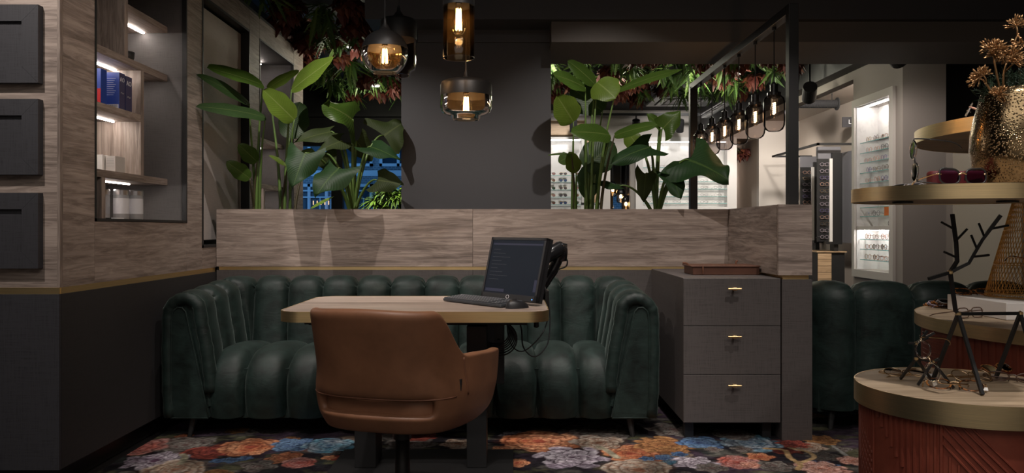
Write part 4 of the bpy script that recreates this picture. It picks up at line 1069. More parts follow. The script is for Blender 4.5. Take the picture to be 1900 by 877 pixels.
# globe
x, y, z = -.602, 3.70, 1.930; r = .110
t = thing('pendant_lamp', (x, y, z), 'globe pendant lamp with black cap and amber glass', 'pendant lamp', 'amber glass pendants over the table')
g = [(r * math.sin(a), r * math.cos(a)) for a in np.linspace(R(78), R(148), 14)]
MB().lathe(g + [(g[-1][0] - .002, g[-1][1]), ] + [((r - .002) * math.sin(a), (r - .002) * math.cos(a)) for a in np.linspace(R(148), R(78), 14)], 48, (x, y, z), cap=False).build('glass_shade', 'amber', t, smooth=True)
MB().lathe([(.006, .165), (.010, .14), (.020, .125), (.030, r * math.cos(R(16)))] + [((r + .001) * math.sin(a), (r + .001) * math.cos(a)) for a in np.linspace(R(17), R(80), 12)], 40, (x, y, z), cap=False).build('cap', 'metal', t, smooth=True)
cord(t, x, y, z + .16); filament_bulb(t, x, y, z + .035, .10, .032)
# jar behind
x, y = -.592, 4.08; zt = 2.19
t = thing('pendant_lamp', (x, y, 1.91), 'jar pendant lamp with black cap, partly hidden behind the globe pendant', 'pendant lamp', 'amber glass pendants over the table')
MB().lathe([(.006, .07), (.010, .045), (.022, .03), (.032, .012), (.085, 0), (.094, -.015), (.094, -.105)], 40, (x, y, zt), cap=False).build('cap', 'metal', t, smooth=True)
MB().lathe([(.094, -.105), (.094, -.235), (.086, -.26), (.062, -.272), (.060, -.292), (.058, -.292), (.060, -.27), (.084, -.258), (.092, -.235), (.092, -.105)], 44, (x, y, zt), cap=False).build('glass_shade', 'smoke', t, smooth=True)
cord(t, x, y, zt + .065); filament_bulb(t, x, y, zt - .10, .10, .03, e=1.4)
# tall cylinder
x, y = -.232, 3.40; zb = 1.843
t = thing('pendant_lamp', (x, y, zb), 'tall cylinder pendant lamp with amber glass at the top edge', 'pendant lamp', 'amber glass pendants over the table')
MB().lathe([(.068, 0), (.068, .225), (.066, .225), (.066, 0)], 44, (x, y, zb), cap=False).build('glass_shade', 'amber', t, smooth=True)
MB().tube([(x + .067 * math.cos(a), y + .067 * math.sin(a), zb) for a in np.linspace(0, 2 * PI, 40, False)], .0018, 6, closed=True).build('glass_rim', 'clear', t, smooth=True)
MB().lathe([(.069, .222), (.069, .37), (.060, .385), (.02, .40), (.008, .44)], 40, (x, y, zb), cap=False).build('cap', 'metal', t, smooth=True)
cord(t, x, y, zb + .43); filament_bulb(t, x, y, zb + .235, .14, .030)
# drum
x, y = -.223, 3.80; zb = 1.630
t = thing('pendant_lamp', (x, y, zb), 'wide drum pendant lamp with black cap, lowest of the four', 'pendant lamp', 'amber glass pendants over the table')
MB().lathe([(.007, .235), (.010, .215), (.020, .20), (.028, .193), (.100, .188), (.119, .180), (.125, .166), (.125, .112)], 44, (x, y, zb), cap=False).build('cap', 'metal', t, smooth=True)
MB().lathe([(.125, .112), (.126, .06), (.118, .035), (.098, .022), (.070, .017), (.069, 0), (.067, 0), (.068, .019), (.097, .024), (.116, .037), (.124, .06), (.123, .112)], 48, (x, y, zb), cap=False).build('glass_shade', 'amber', t, smooth=True)
cord(t, x, y, zb + .23); filament_bulb(t, x, y, zb + .125, .10, .03)

# ================================================================== LAMP FRAME WITH BOTTLE PENDANTS
FX = 1.488
lf = thing('lamp_frame', (FX, 4.15, ZT), 'black square tube frame standing on the wing wall holding bottle lamps', 'lamp frame')
pbox('post', 'metal', lf, FX - .026, FX + .026, 4.125, 4.177, ZT, 2.29, bevel=.002)
pbox('post', 'metal', lf, FX - .030, FX + .030, 6.39, 6.45, ZT, 2.26, bevel=.002)
pbox('top_bar', 'metal', lf, FX - .026, FX + .026, 4.177, 6.45, 2.242, 2.29, bevel=.002)
for k in range(6):
    y = 4.436 + .344 * k
    t = thing('bottle_pendant', (FX, y, 1.65), f'{ORD[k]} smoked bottle lamp on the black frame counting from the front', 'pendant lamp', 'bottle lamps on the black frame')
    MB().lathe([(.0, 0), (.030, .001), (.048, .012), (.058, .034), (.060, .06), (.060, .165), (.054, .19), (.036, .207), (.034, .215)], 36, (FX, y, 1.65), cap=False).build('glass_bottle', 'smoke', t, smooth=True)
    MB().lathe([(.036, .195), (.038, .205), (.038, .222), (.022, .228), (.022, .268), (.010, .275), (.004, .285)], 24, (FX, y, 1.65), cap=False).build('cap', 'gloss_black', t, smooth=False)
    MB().tube([(FX, y, 1.93), (FX, y, 2.242)], .0035, 6).build('cord', 'black', t)
    MB().lathe([(.012, 2.225), (.012, 2.242)], 12, (FX, y, 0)).build('cord_grip', 'black', t)
    filament_bulb(t, FX, y, 1.845, .12, .020, e=.9, coil=True)
# pendants reflected in the mirror, built as lamps, and bulbs of the passage
for k, (px, py, Y) in enumerate(((1137, 349, 13.7), (1152, 361, 13.55), (1161.5, 375, 13.45))):
    p = P(px, py, Y); t = thing('pendant_lamp', p, ['leftmost', 'middle', 'rightmost'][k] + ' small pendant reflection built as a lamp in the mirror recess between the plants', 'pendant lamp', 'small mirrored pendants')
    MB().lathe([(.03, .12), (.075, .06), (.075, .0)], 20, tuple(p), cap=False).build('cap', 'gloss_black', t, smooth=True)
    MB().lathe([(.075, .0), (.075, -.12), (.04, -.15)], 20, tuple(p), cap=False).build('glass_shade', 'amber', t, smooth=True)
    MB().tube([p + Vector((0, 0, .1)), Vector((p.x, p.y, 2.36))], .006, 6).build('cord', 'black', t)
    MB().lathe([(.012, .0), (.024, -.02), (.022, -.05), (.008, -.06)], 10, tuple(p)).build('bulb', 'filament', t, smooth=True)
for k, (px, py) in enumerate(((1380, 379), (1392, 376.5))):
    p = P(px, py, 15.6); t = thing('wall_bulb', p, ['left', 'right'][k] + ' small glowing bulb low in the far passage', 'lamp', 'bulbs in the far passage')
    MB().lathe([(.0, .03), (.022, .012), (.026, 0), (.016, -.022), (.0, -.03)], 10, tuple(p), cap=False).build('bulb', 'filament', t, smooth=True)
    MB().tube([p + Vector((0, .02, 0)), p + Vector((0, .33, 0))], .01, 6).build('arm', 'black', t)

# ================================================================== BIG PLANTS
def leaf_mesh(P0, P1, width, mat_, kind, nrm, sag=.12, fold=.25, seed=0, wav=.0):
    P0 = Vector(P0); P1 = Vector(P1); ax = P1 - P0; ln = ax.length; ax.normalize()
    nrm = Vector(nrm).normalized(); side = ax.cross(nrm).normalized(); up = side.cross(ax).normalized()
    if up.dot(Vector(nrm)) < 0: up = -up
    nu, nv = 19, 11; vs, uv, fs = [], [], []
    rnd = random.Random(seed); ph = rnd.uniform(0, 6)
    for i in range(nu):
        t = i / (nu - 1)
        if kind == 'strel': wd = 1.22 * (math.sin(PI * min(1, .02 + .98 * t)**.85))**.55 * (1 - .10 * t)
        else:               wd = 1.32 * (1 - t)**.66 * min(1, .80 + 1.6 * t)       # arrow shape, widest near the stalk
        for j in range(nv):
            q = 2 * j / (nv - 1) - 1
            back = 0
            if kind == 'aloc': back = -.30 * ln * (abs(q)**1.6) * (1 - t)**3          # ear lobes reach behind the stalk
            w_ = width / 2 * wd * q
            h = -sag * ln * (t - .25)**2 - fold * abs(q) * width / 2 * wd * (-1) * .5 - sag * width * .5 * q * q * wd
            h += wav * width * .5 * math.sin(7 * t + ph + (2 if q > 0 else 0)) * q * q
            if wav: w_ *= 1 + .05 * math.sin(15 * t + ph) * abs(q)
            vs.append(P0 + ax * (ln * t + back) + side * w_ + up * h); uv.append((q, t))
    for i in range(nu - 1):
        for j in range(nv - 1): a = i * nv + j; fs.append((a, a + 1, a + nv + 1, a + nv))
    b = MB(); b.add(vs, fs); return b.mesh('leaf', mat_, True, uv)
def plant(name, base, label, kind, leaves, group=None, stem_r=.008):
    """leaves: (px0,py0, px1,py1, width px, depth0, depth1, mat, normal, [stem mat, stem base dx, no stem])"""
    t = thing(name, base, label, 'plant', group)
    for k, lf_ in enumerate(leaves):
        x0, y0, x1, y1, wpx, d0, d1, m_, nrm = lf_[:9]; opt = lf_[9] if len(lf_) > 9 else {}
        a, b = P(x0, y0, d0), P(x1, y1, d1)
        wd = wpx * (d0 + d1) / 2 / F
        lo = link('leaf', leaf_mesh(a, b, wd, m_, kind, nrm, opt.get('sag', .14), opt.get('fold', .25), k, .24 if kind == 'aloc' else .07), t)
        bx = opt.get('bx', 0); root = Vector((base[0] + bx, base[1] + random.uniform(-.03, .03), base[2]))
        c1 = root + Vector(((a.x - root.x) * .12, (a.y - root.y) * .15, (a.z - root.z) * .55)); c2 = a + Vector(((root.x - a.x) * .25, 0, -abs(a.z - root.z) * .18))
        if kind == 'aloc': c2 = a + Vector(((root.x - a.x) * .35, (root.y - a.y) * .35, .03))
        pts = bez(root, c1, c2, a, 14) + ([a.lerp(b, .5)] if False else [])
        rr = [stem_r * (1.35 - .95 * i / (len(pts) - 1)) for i in range(len(pts))]
        MB().tube(pts, rr, 8).build('stem', opt.get('st', 'stem'), t, smooth=True)
    return t
U = (0, -.45, .9); Fc = (0, -1, .25); Dn = (0, -.7, -.7)
yS = 5.17
s1 = (P(478, 400, yS).x, yS, 1.12)
plant('strelitzia_plant', s1, 'tall paddle leaf plant nearest the oak wall at the planter left', 'strel', [
    (488, 157, 386, 122, 50, 5.08, 4.74, 'leafA', (0, -.8, .6), {'sag': .05}),
    (463, 192, 372, 133, 26, 5.02, 4.63, 'leafA3', (.55, -.75, .55), {'bx': -.02}),
    (493, 217, 369, 189, 34, 5.02, 4.62, 'leafA3', (.35, -.75, .7), {'bx': .01}),
    (477, 300, 443, 268, 26, 5.1, 5.0, 'leafA', Fc, {'bx': -.02, 'st': 'stem_dark'}),
    (464, 331, 421, 300, 26, 5.05, 4.95, 'leafA', Fc, {'bx': -.015, 'st': 'stem_dark'})], stem_r=.0085)
s2_ = (P(530, 400, 5.2).x, 5.2, 1.12)
plant('strelitzia_plant', s2_, 'paddle leaf plant with bright raised leaf beside the leftmost plant', 'strel', [
    (541, 166, 619, 106, 46, 5.15, 5.0, 'leafA2', (-.35, -.85, .5), {'sag': .03}),
    (497, 164, 553, 127, 24, 5.25, 5.3, 'leafA2', (-.2, -.9, .5), {'bx': -.03}),
    (546, 222, 489, 166, 44, 5.05, 4.9, 'leafA2', (.25, -.9, .45), {'bx': .02, 'sag': .05}),
    (537, 256, 556, 186, 48, 5.3, 5.4, 'leafA3', Fc, {'bx': -.02}),
    (535, 308, 500, 286, 16, 5.1, 5.0, 'leafA2', (.2, -.6, .8), {'bx': -.03, 'st': 'stem_dark'}),
    (560, 320, 578, 276, 36, 5.25, 5.2, 'leafA', (.2, -1, .2), {'bx': .06, 'st': 'stem_dark'})], stem_r=.0085)
s3 = (P(655, 400, 5.2).x, 5.2, 1.12)
plant('elephant_ear_plant', s3, 'elephant ear plant with drooping glossy leaves left of the pillar', 'aloc', [
    (655, 222, 606, 188, 82, 5.15, 5.0, 'leafA', (0, -.75, .6), {'sag': .25}),
    (712, 252, 745, 228, 78, 5.35, 5.4, 'leafB2', (-.1, -.8, .3), {'sag': .1}),
    (688, 272, 742, 292, 40, 5.05, 4.85, 'leafB', (-.15, -.55, .8), {'sag': .15}),
    (566, 284, 543, 343, 60, 4.85, 4.72, 'leafB', (.2, -.85, .5), {'sag': .2}),
    (628, 312, 583, 358, 72, 4.83, 4.68, 'leafB', (-.1, -.75, .65), {'sag': .25}),
    (632, 262, 586, 280, 34, 5.1, 5.0, 'leafB2', (0, -.7, .5)),
    (700, 334, 744, 340, 46, 5.05, 4.95, 'leafB2', (0, -.85, .3), {'sag': .2}),
    (612, 244, 540, 262, 38, 5.2, 5.1, 'leafB2', (0, -.6, .6)),
    (662, 262, 690, 300, 40, 5.3, 5.35, 'leafB2', (0, -.9, .2)),
    (600, 285, 618, 318, 44, 5.2, 5.25, 'leafB2', (0, -.9, .3))], stem_r=.011)
s4 = (P(1090, 400, 5.2).x, 5.2, 1.12)
plant('strelitzia_plant', s4, 'tall paddle leaf plant just right of the pillar', 'strel', [
    (1064, 226, 1034, 178, 48, 5.1, 5.0, 'leafA2', Fc, {'bx': -.10, 'sag': .04}),
    (1086, 162, 1029, 134, 40, 5.15, 5.0, 'leafA', (.1, -.75, .6), {'bx': -.01}),
    (1104, 156, 1056, 110, 34, 5.25, 5.2, 'leafA', (.2, -.8, .5), {'bx': .0}),
    (1108, 152, 1142, 180, 52, 5.2, 5.1, 'leafA2', (-.1, -.95, .3), {'bx': .02}),
    (1118, 206, 1060, 160, 52, 5.3, 5.35, 'leafA3', (0, -.9, .3), {'bx': .03}),
    (1142, 169, 1264, 121, 30, 5.15, 5.0, 'leafA', (-.2, -.6, .8), {'bx': .06, 'sag': .12}),
    (1132, 250, 1062, 240, 46, 5.0, 4.85, 'leafA', (0, -.7, .55), {'bx': .05}),
    (1140, 251, 1218, 226, 34, 5.05, 4.95, 'leafA', (0, -.6, .7), {'bx': .08, 'st': 'stem_dark'}),
    (1084, 310, 1142, 264, 56, 5.2, 5.25, 'leafA3', (0, -.95, .2), {'bx': .0}),
    (1069, 320, 1057, 282, 26, 5.05, 5.0, 'leafA2', Fc, {'bx': -.08}),
    (1060, 286, 1017, 284, 12, 5.0, 4.9, 'leafA', U, {'bx': -.08, 'st': 'stem_dark'}),
    (1058, 290, 1036, 300, 22, 5.1, 5.1, 'leafA', Fc, {'bx': -.08}),
    (1092, 306, 1092, 372, 36, 5.3, 5.3, 'leafA3', Fc, {'bx': .02, 'st': 'stem_dark'})], stem_r=.009)
s5 = (P(1218, 400, 5.2).x, 5.2, 1.12)
plant('elephant_ear_plant', s5, 'elephant ear plant with one huge leaf below the bottle lamps', 'aloc', [
    (1230, 238, 1262, 204, 44, 5.15, 5.1, 'leafA', (-.2, -.9, .4), {'sag': .2}),
    (1226, 232, 1200, 210, 26, 5.2, 5.2, 'leafA', (0, -.8, .6)),
    (1206, 272, 1136, 296, 52, 5.0, 4.85, 'leafB', (0, -.7, .6), {'sag': .2}),
    (1278, 296, 1352, 326, 104, 5.0, 4.80, 'leafB', (.1, -.85, .55), {'sag': .2}),
    (1280, 308, 1228, 318, 40, 5.05, 4.95, 'leafB', (0, -.8, .5), {'sag': .2}),
    (1244, 322, 1264, 364, 44, 5.0, 4.88, 'leafB', (.1, -.9, .4), {'sag': .2}),
    (1198, 322, 1194, 374, 34, 5.1, 5.05, 'leafB2', Fc),
    (1180, 266, 1158, 236, 34, 5.3, 5.4, 'leafA2', (0, -.9, .3)),
    (1150, 345, 1100, 338, 30, 5.2, 5.2, 'leafB', U)], stem_r=.011)
# bright bamboo-like bush beyond the planter
def tuft_mesh(n, ln, wd, mats, spread, seed, lift=.3, seg=3, droop=.5, frond=False):
    rd = random.Random(seed); b = MB()
    for k in range(n):
        az = rd.uniform(0, 2 * PI); el = rd.uniform(-.2, 1) * spread; L_ = ln * rd.uniform(.6, 1.1)
        d = Vector((math.cos(az) * math.sin(el + lift), math.sin(az) * math.sin(el + lift), -math.cos(el + lift)))
        side = d.cross(Vector((0, 0, 1)))
        side = side.normalized() if side.length > .01 else Vector((1, 0, 0))
        up = side.cross(d)
        mi = rd.randrange(len(mats)); org = Vector((rd.uniform(-.06, .06), rd.uniform(-.06, .06), rd.uniform(-.02, .05)))
        vs = []; fs = []
        for i in range(seg + 1):
            t = i / seg; c = org + d * L_ * t + Vector((0, 0, -droop * L_ * t * t)); w_ = wd * math.sin(PI * min(.97, .12 + .85 * t)) / 2
            vs += [c - side * w_, c + up * w_ * .35, c + side * w_]
        for i in range(seg):
            for j in range(2): fs.append((i * 3 + j, i * 3 + j + 1, i * 3 + j + 4, i * 3 + j + 3))
        b.add(vs, fs, mi)
        if frond:
            for i in range(1, 9):
                t = i / 9; c = org + d * L_ * t + Vector((0, 0, -droop * L_ * t * t)); q = wd * 1.4 * (1 - .75 * t)
                for s in (-1, 1):
                    tip = c + side * s * q + d * q * .5
                    b.add([c, c + d * .012 * 1.2, tip], [(0, 1, 2)], mi)
    return b.mesh('foliage', mats, False)
bs = thing('bamboo_bush', (-1.05, 6.7, .9), 'bright lime bamboo bush in a pot behind the elephant ear', 'plant')
bm2 = tuft_mesh(130, .22, .026, ['bright', 'fern2'], 1.2, 5, 1.2, 3, .35)
for k, (dx, dz) in enumerate(((-.10, .42), (.06, .46), (0, .33), (.13, .36), (-.02, .54))):
    o = link('foliage', bm2, bs, local=True); o.location = (dx, 0, dz); o.rotation_euler = (0, 0, k * 1.3); o.scale = (.75, .75, .75)
    MB().tube([(dx * .3, 0, .2), (dx, 0, dz)], .006, 6).build('stem', 'stem', bs, local=True)
MB().lathe([(.10, 0), (.13, .25), (.12, .25), (.11, .22)], 24).build('pot', 'pot', bs, local=True)
o = MB().box(-1.3, -.8, 6.5, 6.95, 0, .9).build('plant_stand', 'black', bevel=.005); tag(o, 'black plinth carrying the lime bamboo bush', 'stand')
d = bpy.data.lights.new('bush_fill_spot', 'SPOT'); d.energy = 40; d.spot_size = R(80); d.color = (.9, 1, .6); o = bpy.data.objects.new('bush_fill_spot', d); col.objects.link(o); o.location = (-1.15, 6.35, 2.1); o.rotation_euler = (Vector((-1.05, 6.7, 1.4)) - Vector((-1.15, 6.35, 2.1))).to_track_quat('-Z', 'Y').to_euler()  # unseen tinted spot added above the bush to brighten it
lt = plant('grass_blade_plant', (P(575, 395, 5.3).x, 5.3, 1.12), 'single lime blade sprouting low between the left plants', 'strel', [(577, 386, 618, 363, 5, 5.25, 5.2, 'bright', (0, -1, .3))], stem_r=.004)

# ================================================================== HANGING GREENERY UNDER THE CEILING
tv = {'fern': [tuft_mesh(18, .23, .030, ['fern', 'fern2'], 1.1, 20 + k, .55, 4, .15, True) for k in range(3)],
      'lime': [tuft_mesh(24, .17, .034, ['fern2', 'fern'], 1.2, 40 + k, .5, 3, .12) for k in range(2)],
      'red': [tuft_mesh(64, .12, .070, ['redleaf', 'redleaf2', 'redleaf'], 1.3, 60 + k, .4, 2, .15) for k in range(3)]}
tl = {'fern': ('fern_tuft', 'dark green fern tuft hanging from the planted ceiling', 'fern tufts in the planted ceiling'),
      'lime': ('leafy_tuft', 'light green long-leaved tuft hanging from the planted ceiling', 'light green tufts in the planted ceiling'),
      'red': ('red_leaf_tuft', 'rust red broad-leaved tuft hanging from the planted ceiling', 'rust red tufts in the planted ceiling')}
nt_ = 0
def green(x, y, z=None, s=1.0):
    if z is None: z = 2.80 + max(0, y - 7) * .036
    k = random.choices(['fern', 'lime', 'red'], [3, 3, 6])[0]; nm, lb, gp = tl[k]; lb = lb.replace('planted ceiling', 'planted ceiling ' + ('left of the pillar' if x < -.5 else 'in the far passage' if y > 13 else 'right of the pillar' if x < .22 * y else 'around the bottle lamps'))
    o = bpy.data.objects.new(nm, random.choice(tv[k])); col.objects.link(o)
    o.location = (x, y, z + random.uniform(-.10, .08)); o.rotation_euler = (random.uniform(-.3, .3), random.uniform(-.3, .3), random.uniform(0, 6.28)); q = s * random.uniform(.85, 1.3); o.scale = (q, q, q)
    tag(o, lb, 'hanging plant', gp)
Y_ = 6.9
while Y_ < 10.6:
    xa = max(.30 * Y_ / 6, (1000 - 950) * Y_ / F); xb = (1515 - 950) * Y_ / F - (Y_ - 7.2) * .12
    x = xa
    while x < xb:
        green(x + random.uniform(-.08, .08), Y_ + random.uniform(-.1, .1)); x += .30
    Y_ += .30
Y_ = 5.75
while Y_ < 10.3:
    c_l = np.interp(Y_, [5.6, 7.0, 8.5, 10.3], [500, 560, 610, 665]); c_r = 745
    x = (c_l - 950) * Y_ / F
    while x < (c_r - 950) * Y_ / F:
        green(x + random.uniform(-.08, .08), Y_ + random.uniform(-.1, .1)); x += .29
    Y_ += .30
for x in (3.82, 3.95, 4.08): 
    for yy in (13.7, 14.2): green(x, yy, 2.46, 1.1)
raft = MB().box(-2.2, 3.2, 6.45, 10.7, 3.02, 3.06).box(-2.2, -.98, 5.3, 6.45, 3.02, 3.06).build('plant_grid', 'black'); tag(raft, 'black ceiling grid the greenery hangs from', 'grid')
def down(px, py, Y, e, tgt=(0, .4, -1), label=None):
    p = P(px, py, Y); t = thing('ceiling_spotlight', p, label, 'spotlight', 'small white spotlights among the greenery')
    MB().lathe([(.05, .0), (.055, .008), (.055, .02), (.02, .03)], 20, tuple(p)).build('housing', 'ac', t)
    MB().lathe([(.038, -.002), (.038, 0)], 20, tuple(p)).build('lamp_face', 'lampface', t)
    MB().tube([p + Vector((0, 0, .02)), Vector((p.x, p.y, 3.03))], .008, 6).build('stem', 'black', t)
    if e:
        d = bpy.data.lights.new('spot_glow', 'POINT'); d.energy = e; d.color = (1, .95, .75); d.shadow_soft_size = .12
        o = bpy.data.objects.new('spot_glow', d); col.objects.link(o); o.location = p + Vector((0, -.05, -.22))
down(653, 88, 7.2, 5, label='small white spotlight in the left greenery above the globe lamp')
down(697, 160, 9.3, 10, label='small white spotlight low in the left greenery beside the pillar')
down(1306, 118, 8.0, 16, label='brightest small spotlight in the greenery near the black frame')
down(1136, 140, 8.5, 13, label='small white spotlight in the greenery above the right plants')
down(1373, 136, 8.6, 14, label='small spotlight in the greenery between bottle lamp cords')
down(1026, 101, 7.4, 9, label='small white spotlight in the greenery beside the pillar edge')

# ================================================================== ROUND DISPLAYS
def disc(par, c, r, z0, z1, nm='disc'):
    o = MB().prism(circle(c[0], c[1], r - .003, 240), z0 + .002, z1).build(nm, 'wood_disc', par)
    b = MB(); n = 240; ci = circle(c[0], c[1], r, n); ii = circle(c[0], c[1], r - .003, n)
    b.add([(x, y, z0) for x, y in ci] + [(x, y, z1 + .0008) for x, y in ci] + [(x, y, z1 + .0008) for x, y in ii] + [(x, y, z0) for x, y in ii],
          [(k * n + i, k * n + (i + 1) % n, ((k + 1) % 4) * n + (i + 1) % n, ((k + 1) % 4) * n + i) for k in range(4) for i in range(n)])
    b.build('brass_band', 'brass2', par, smooth=False)
def drum(par, c, r, z1):
    MB().lathe([(r, 0.0), (r, z1)], 160, (c[0], c[1], 0)).build('drum', 'terracotta', par, smooth=False)
def rib(par, c, r, a0, z0, a1, z1, w_=.004, h=.004):
    n = max(2, int(abs(a1 - a0) / 5) + 2); vs = []; fs = []
    for i in range(n):
        t = i / (n - 1); a = R(a0 + (a1 - a0) * t); z = z0 + (z1 - z0) * t
        dirz = Vector((R(a1 - a0) * r, z1 - z0)); dirz.normalize(); pa, pz = -dirz.y, dirz.x     # across
        for q, hh in ((-1.0, -.001), (-.55, h), (.55, h), (1.0, -.001)):
            aa = a + q * w_ * pa / r; zz = z + q * w_ * pz
            vs.append((c[0] + (r + hh) * math.sin(aa), c[1] - (r + hh) * math.cos(aa), zz))
    for i in range(n - 1):
        for j in range(3): fs.append((i * 4 + j, i * 4 + j + 1, i * 4 + j + 5, i * 4 + j + 4))
    MB().add(vs, fs).build('rib', 'terracotta', par)
CA, RA, ZA = (1.21, 2.10), .267, .680
da = thing('round_display', (CA[0], CA[1], 0), 'low rust red ribbed drum with oak top nearest the viewer', 'display table', 'rust red drum displays')
drum(da, CA, RA - .016, ZA - .05); disc(da, CA, RA, ZA - .055, ZA)
rr = RA - .016; zt = ZA - .055
for s0 in (-126, -40, 46):
    for k in range(11):                                     # hanging comb above a diagonal
        a = s0 + 43 + -43 + 2 + k * 3.9 if False else s0 - 43 + 3 + k * 3.7
        zb = max(.06, zt - .02 - k * .0215); rib(da, CA, rr, a, zt, a, zb, .0045)
    rib(da, CA, rr, s0, zt, s0, .05, .005)
    for k in range(6): rib(da, CA, rr, s0 + max(0, (k - 2)) * 4.6, zt - max(0, 2 - k) * .022, s0 + 41, zt - .145 - (4 - k) * .024 if k < 6 else 0, .0032)
    for k in range(9): rib(da, CA, rr, s0 + 4.2 * (k + 1), zt - .062 - .0165 * (k + 1), s0 + 4.2 * (k + 1), .05, .004)
for k in range(9): rib(da, CA, rr, -84 - k * 2.2, zt, -84 - k * 2.2, .05, .0022)
CBc, RB_, ZB = (2.03, 2.62), .606, .797
db = thing('round_display', (CBc[0], CBc[1], 0), 'wide rust red ribbed drum with oak top behind the low one', 'display table', 'rust red drum displays')
drum(db, CBc, RB_ - .022, ZB - .03); disc(db, CBc, RB_, ZB - .042, ZB)
for k in range(12):
    rib(db, CBc, RB_ - .022, -108, ZB - .06 - k * .016, -86 - k * 1.2, ZB - .045 - k * .019, .004)
for k in range(12):
    rib(db, CBc, RB_ - .022, -82 + k * 2.4 - 1, ZB - .042, -82 + k * 2.4 - 1, .35 if k % 3 else .2, .004)
for k in range(5): rib(db, CBc, RB_ - .022, -52 + k * 1.5, ZB - .042, -20 + k * 1.5, .40, .004)
# upper discs carried by poles outside the view
dz0, dz1 = 1.173, 1.209
du = thing('disc_shelf', (CA[0], CA[1], dz0), 'round oak shelf with brass edge hung above the low drum', 'shelf', 'round shelves with brass edge')
disc(du, (1.215, 2.13), RA, dz0, dz1)
for x, y in ((1.455, 2.13),): 
    MB().tube([(x, y, ZA), (x, y, 1.9)], .009, 12).build('pole', 'metal', du)
MB().lathe([(.026, -.004), (.026, .0005)], 20, (1.06, 2.12, dz0)).build('downlight', 'black', du)
MB().lathe([(.026, -.004), (.026, .0005)], 20, (1.30, 2.05, dz0)).build('downlight', 'black', du)
dt = thing('disc_shelf', (CBc[0], CBc[1], 1.408), 'topmost round oak shelf with brass edge behind the bronze vase', 'shelf', 'round shelves with brass edge')
disc(dt, CBc, RB_, 1.408, 1.452)
MB().tube([(2.3, 2.75, ZB), (2.3, 2.75, 1.408)], .014, 12).build('pole', 'metal', dt)
MB().lathe([(.03, -.003), (.03, .0005)], 20, (1.66, 2.66, 1.408)).build('downlight', 'black', dt)
MB().lathe([(.016, -.0045), (.016, -.003)], 16, (1.665, 2.66, 1.408)).build('lamp_face', 'print_white', dt)
# vase
vx, vy, vz = 1.335, 2.06, dz1 + .001
va = thing('bronze_vase', (vx, vy, vz), 'hammered bronze vase on the round brass shelf', 'vase')
MB().lathe([(.0, 0), (.075, 0), (.088, .012), (.108, .055), (.114, .095), (.112, .14), (.102, .19), (.090, .235), (.085, .255), (.082, .255), (.086, .235), (.097, .19), (.0, .18)], 56, (vx, vy, vz), cap=False).build('body', 'bronze', va, smooth=True)
# gold dried umbels standing in the vase
def umbel(pts, heads, label):
    t = thing('dried_flower', Vector(pts[0]), label, 'flower', 'gold dried flower stems in the bronze vase')
    MB().tube(catmull(pts, 6), .0028, 6).build('stem', 'golddry', t, smooth=True)
    for (org, c, rad) in heads:
        c = Vector(c); org = Vector(org)
        MB().tube([org, org.lerp(c, .5) + Vector((.002, 0, .004)), c], .0022, 6).build('side_stem', 'golddry', t, smooth=True)
        b = MB(); rd = random.Random(int(c.x * 9999))
        up = (c - org).normalized()
        for k in range(46):
            d = Vector((rd.gauss(0, 1), rd.gauss(0, 1), rd.gauss(0, 1))).normalized()
            if d.dot(up) < -.25: d = -d
            tip = c + d * rad * rd.uniform(.75, 1.05); b.tube([c, tip], .0006, 3, cap=False)
            b.tube([tip - d * .004, tip, tip + d * .005], [.0008, .0024, .0005], 5)
        b.build('flower_head', 'golddry', t)
def Q(px, py, Y=2.04): return P(px, py, Y)
zn = vz + .19
umbel([(vx - .035, vy, zn), Q(1848, 130), Q(1845, 108)], [(Q(1845, 115), Q(1838, 90), .026), (Q(1846, 110), Q(1853, 92, 2.02), .022), (Q(1845, 112), Q(1842, 104), .018)], 'middle gold dried flower stem rising upright from the vase')
umbel([(vx - .028, vy + .01, zn), Q(1862, 140, 2.05), Q(1873, 105, 2.05), Q(1884, 75, 2.05), Q(1890, 62, 2.05)], [(Q(1866, 118, 2.05), Q(1877, 104, 2.03), .024), (Q(1878, 92, 2.05), Q(1864, 102, 2.06), .020), (Q(1887, 70, 2.05), Q(1886, 48, 2.05), .027), (Q(1889, 66, 2.05), Q(1893, 80, 2.03), .02), (Q(1864, 135, 2.05), Q(1882, 117, 2.02), .02)], 'tallest gold dried flower stem leaning to the right edge')
umbel([(vx - .045, vy - .01, zn), Q(1838, 168), Q(1828, 154)], [(Q(1829, 156), Q(1817, 146), .026), (Q(1831, 158), Q(1824, 139), .022)], 'shortest gold dried flower stem leaning left over the rim')
umbel([(vx - .02, vy - .02, zn), Q(1850, 182, 2.0)], [(Q(1851, 184, 2.0), Q(1853, 176, 1.99), .022)], 'gold dried flower head low at the vase rim')
def sprig(c, lab, n=240, rad=.045):
    b = MB(); rd = random.Random(int(c[0] * 999)); c = Vector(c)
    t = thing('pine_sprig', (c.x, c.y, vz + .18), lab, 'plant', 'pine sprigs in the bronze vase')
    for k in range(n):
        o = c + Vector((rd.uniform(-1, 1), rd.uniform(-1, 1), rd.uniform(-1, .8))) * rad * .8
        d = Vector((rd.gauss(0, 1), rd.gauss(0, 1), rd.gauss(.6, 1))).normalized() * .022
        b.tube([o, o + d], .0007, 3, cap=False)
    b.build('needles', 'pine', t); MB().tube([(c.x, c.y, vz + .185), c + Vector((0, 0, .03))], .003, 6).build('twig', 'stem_dark', t)
sprig(Q(1868, 158, 2.08), 'dark pine sprig behind the gold stems'); sprig(Q(1892, 152, 2.06), 'dark pine sprig at the right picture edge', rad=.05); sprig(Q(1836, 176, 2.06), 'small pine sprig at the left of the vase rim', 120, .028)
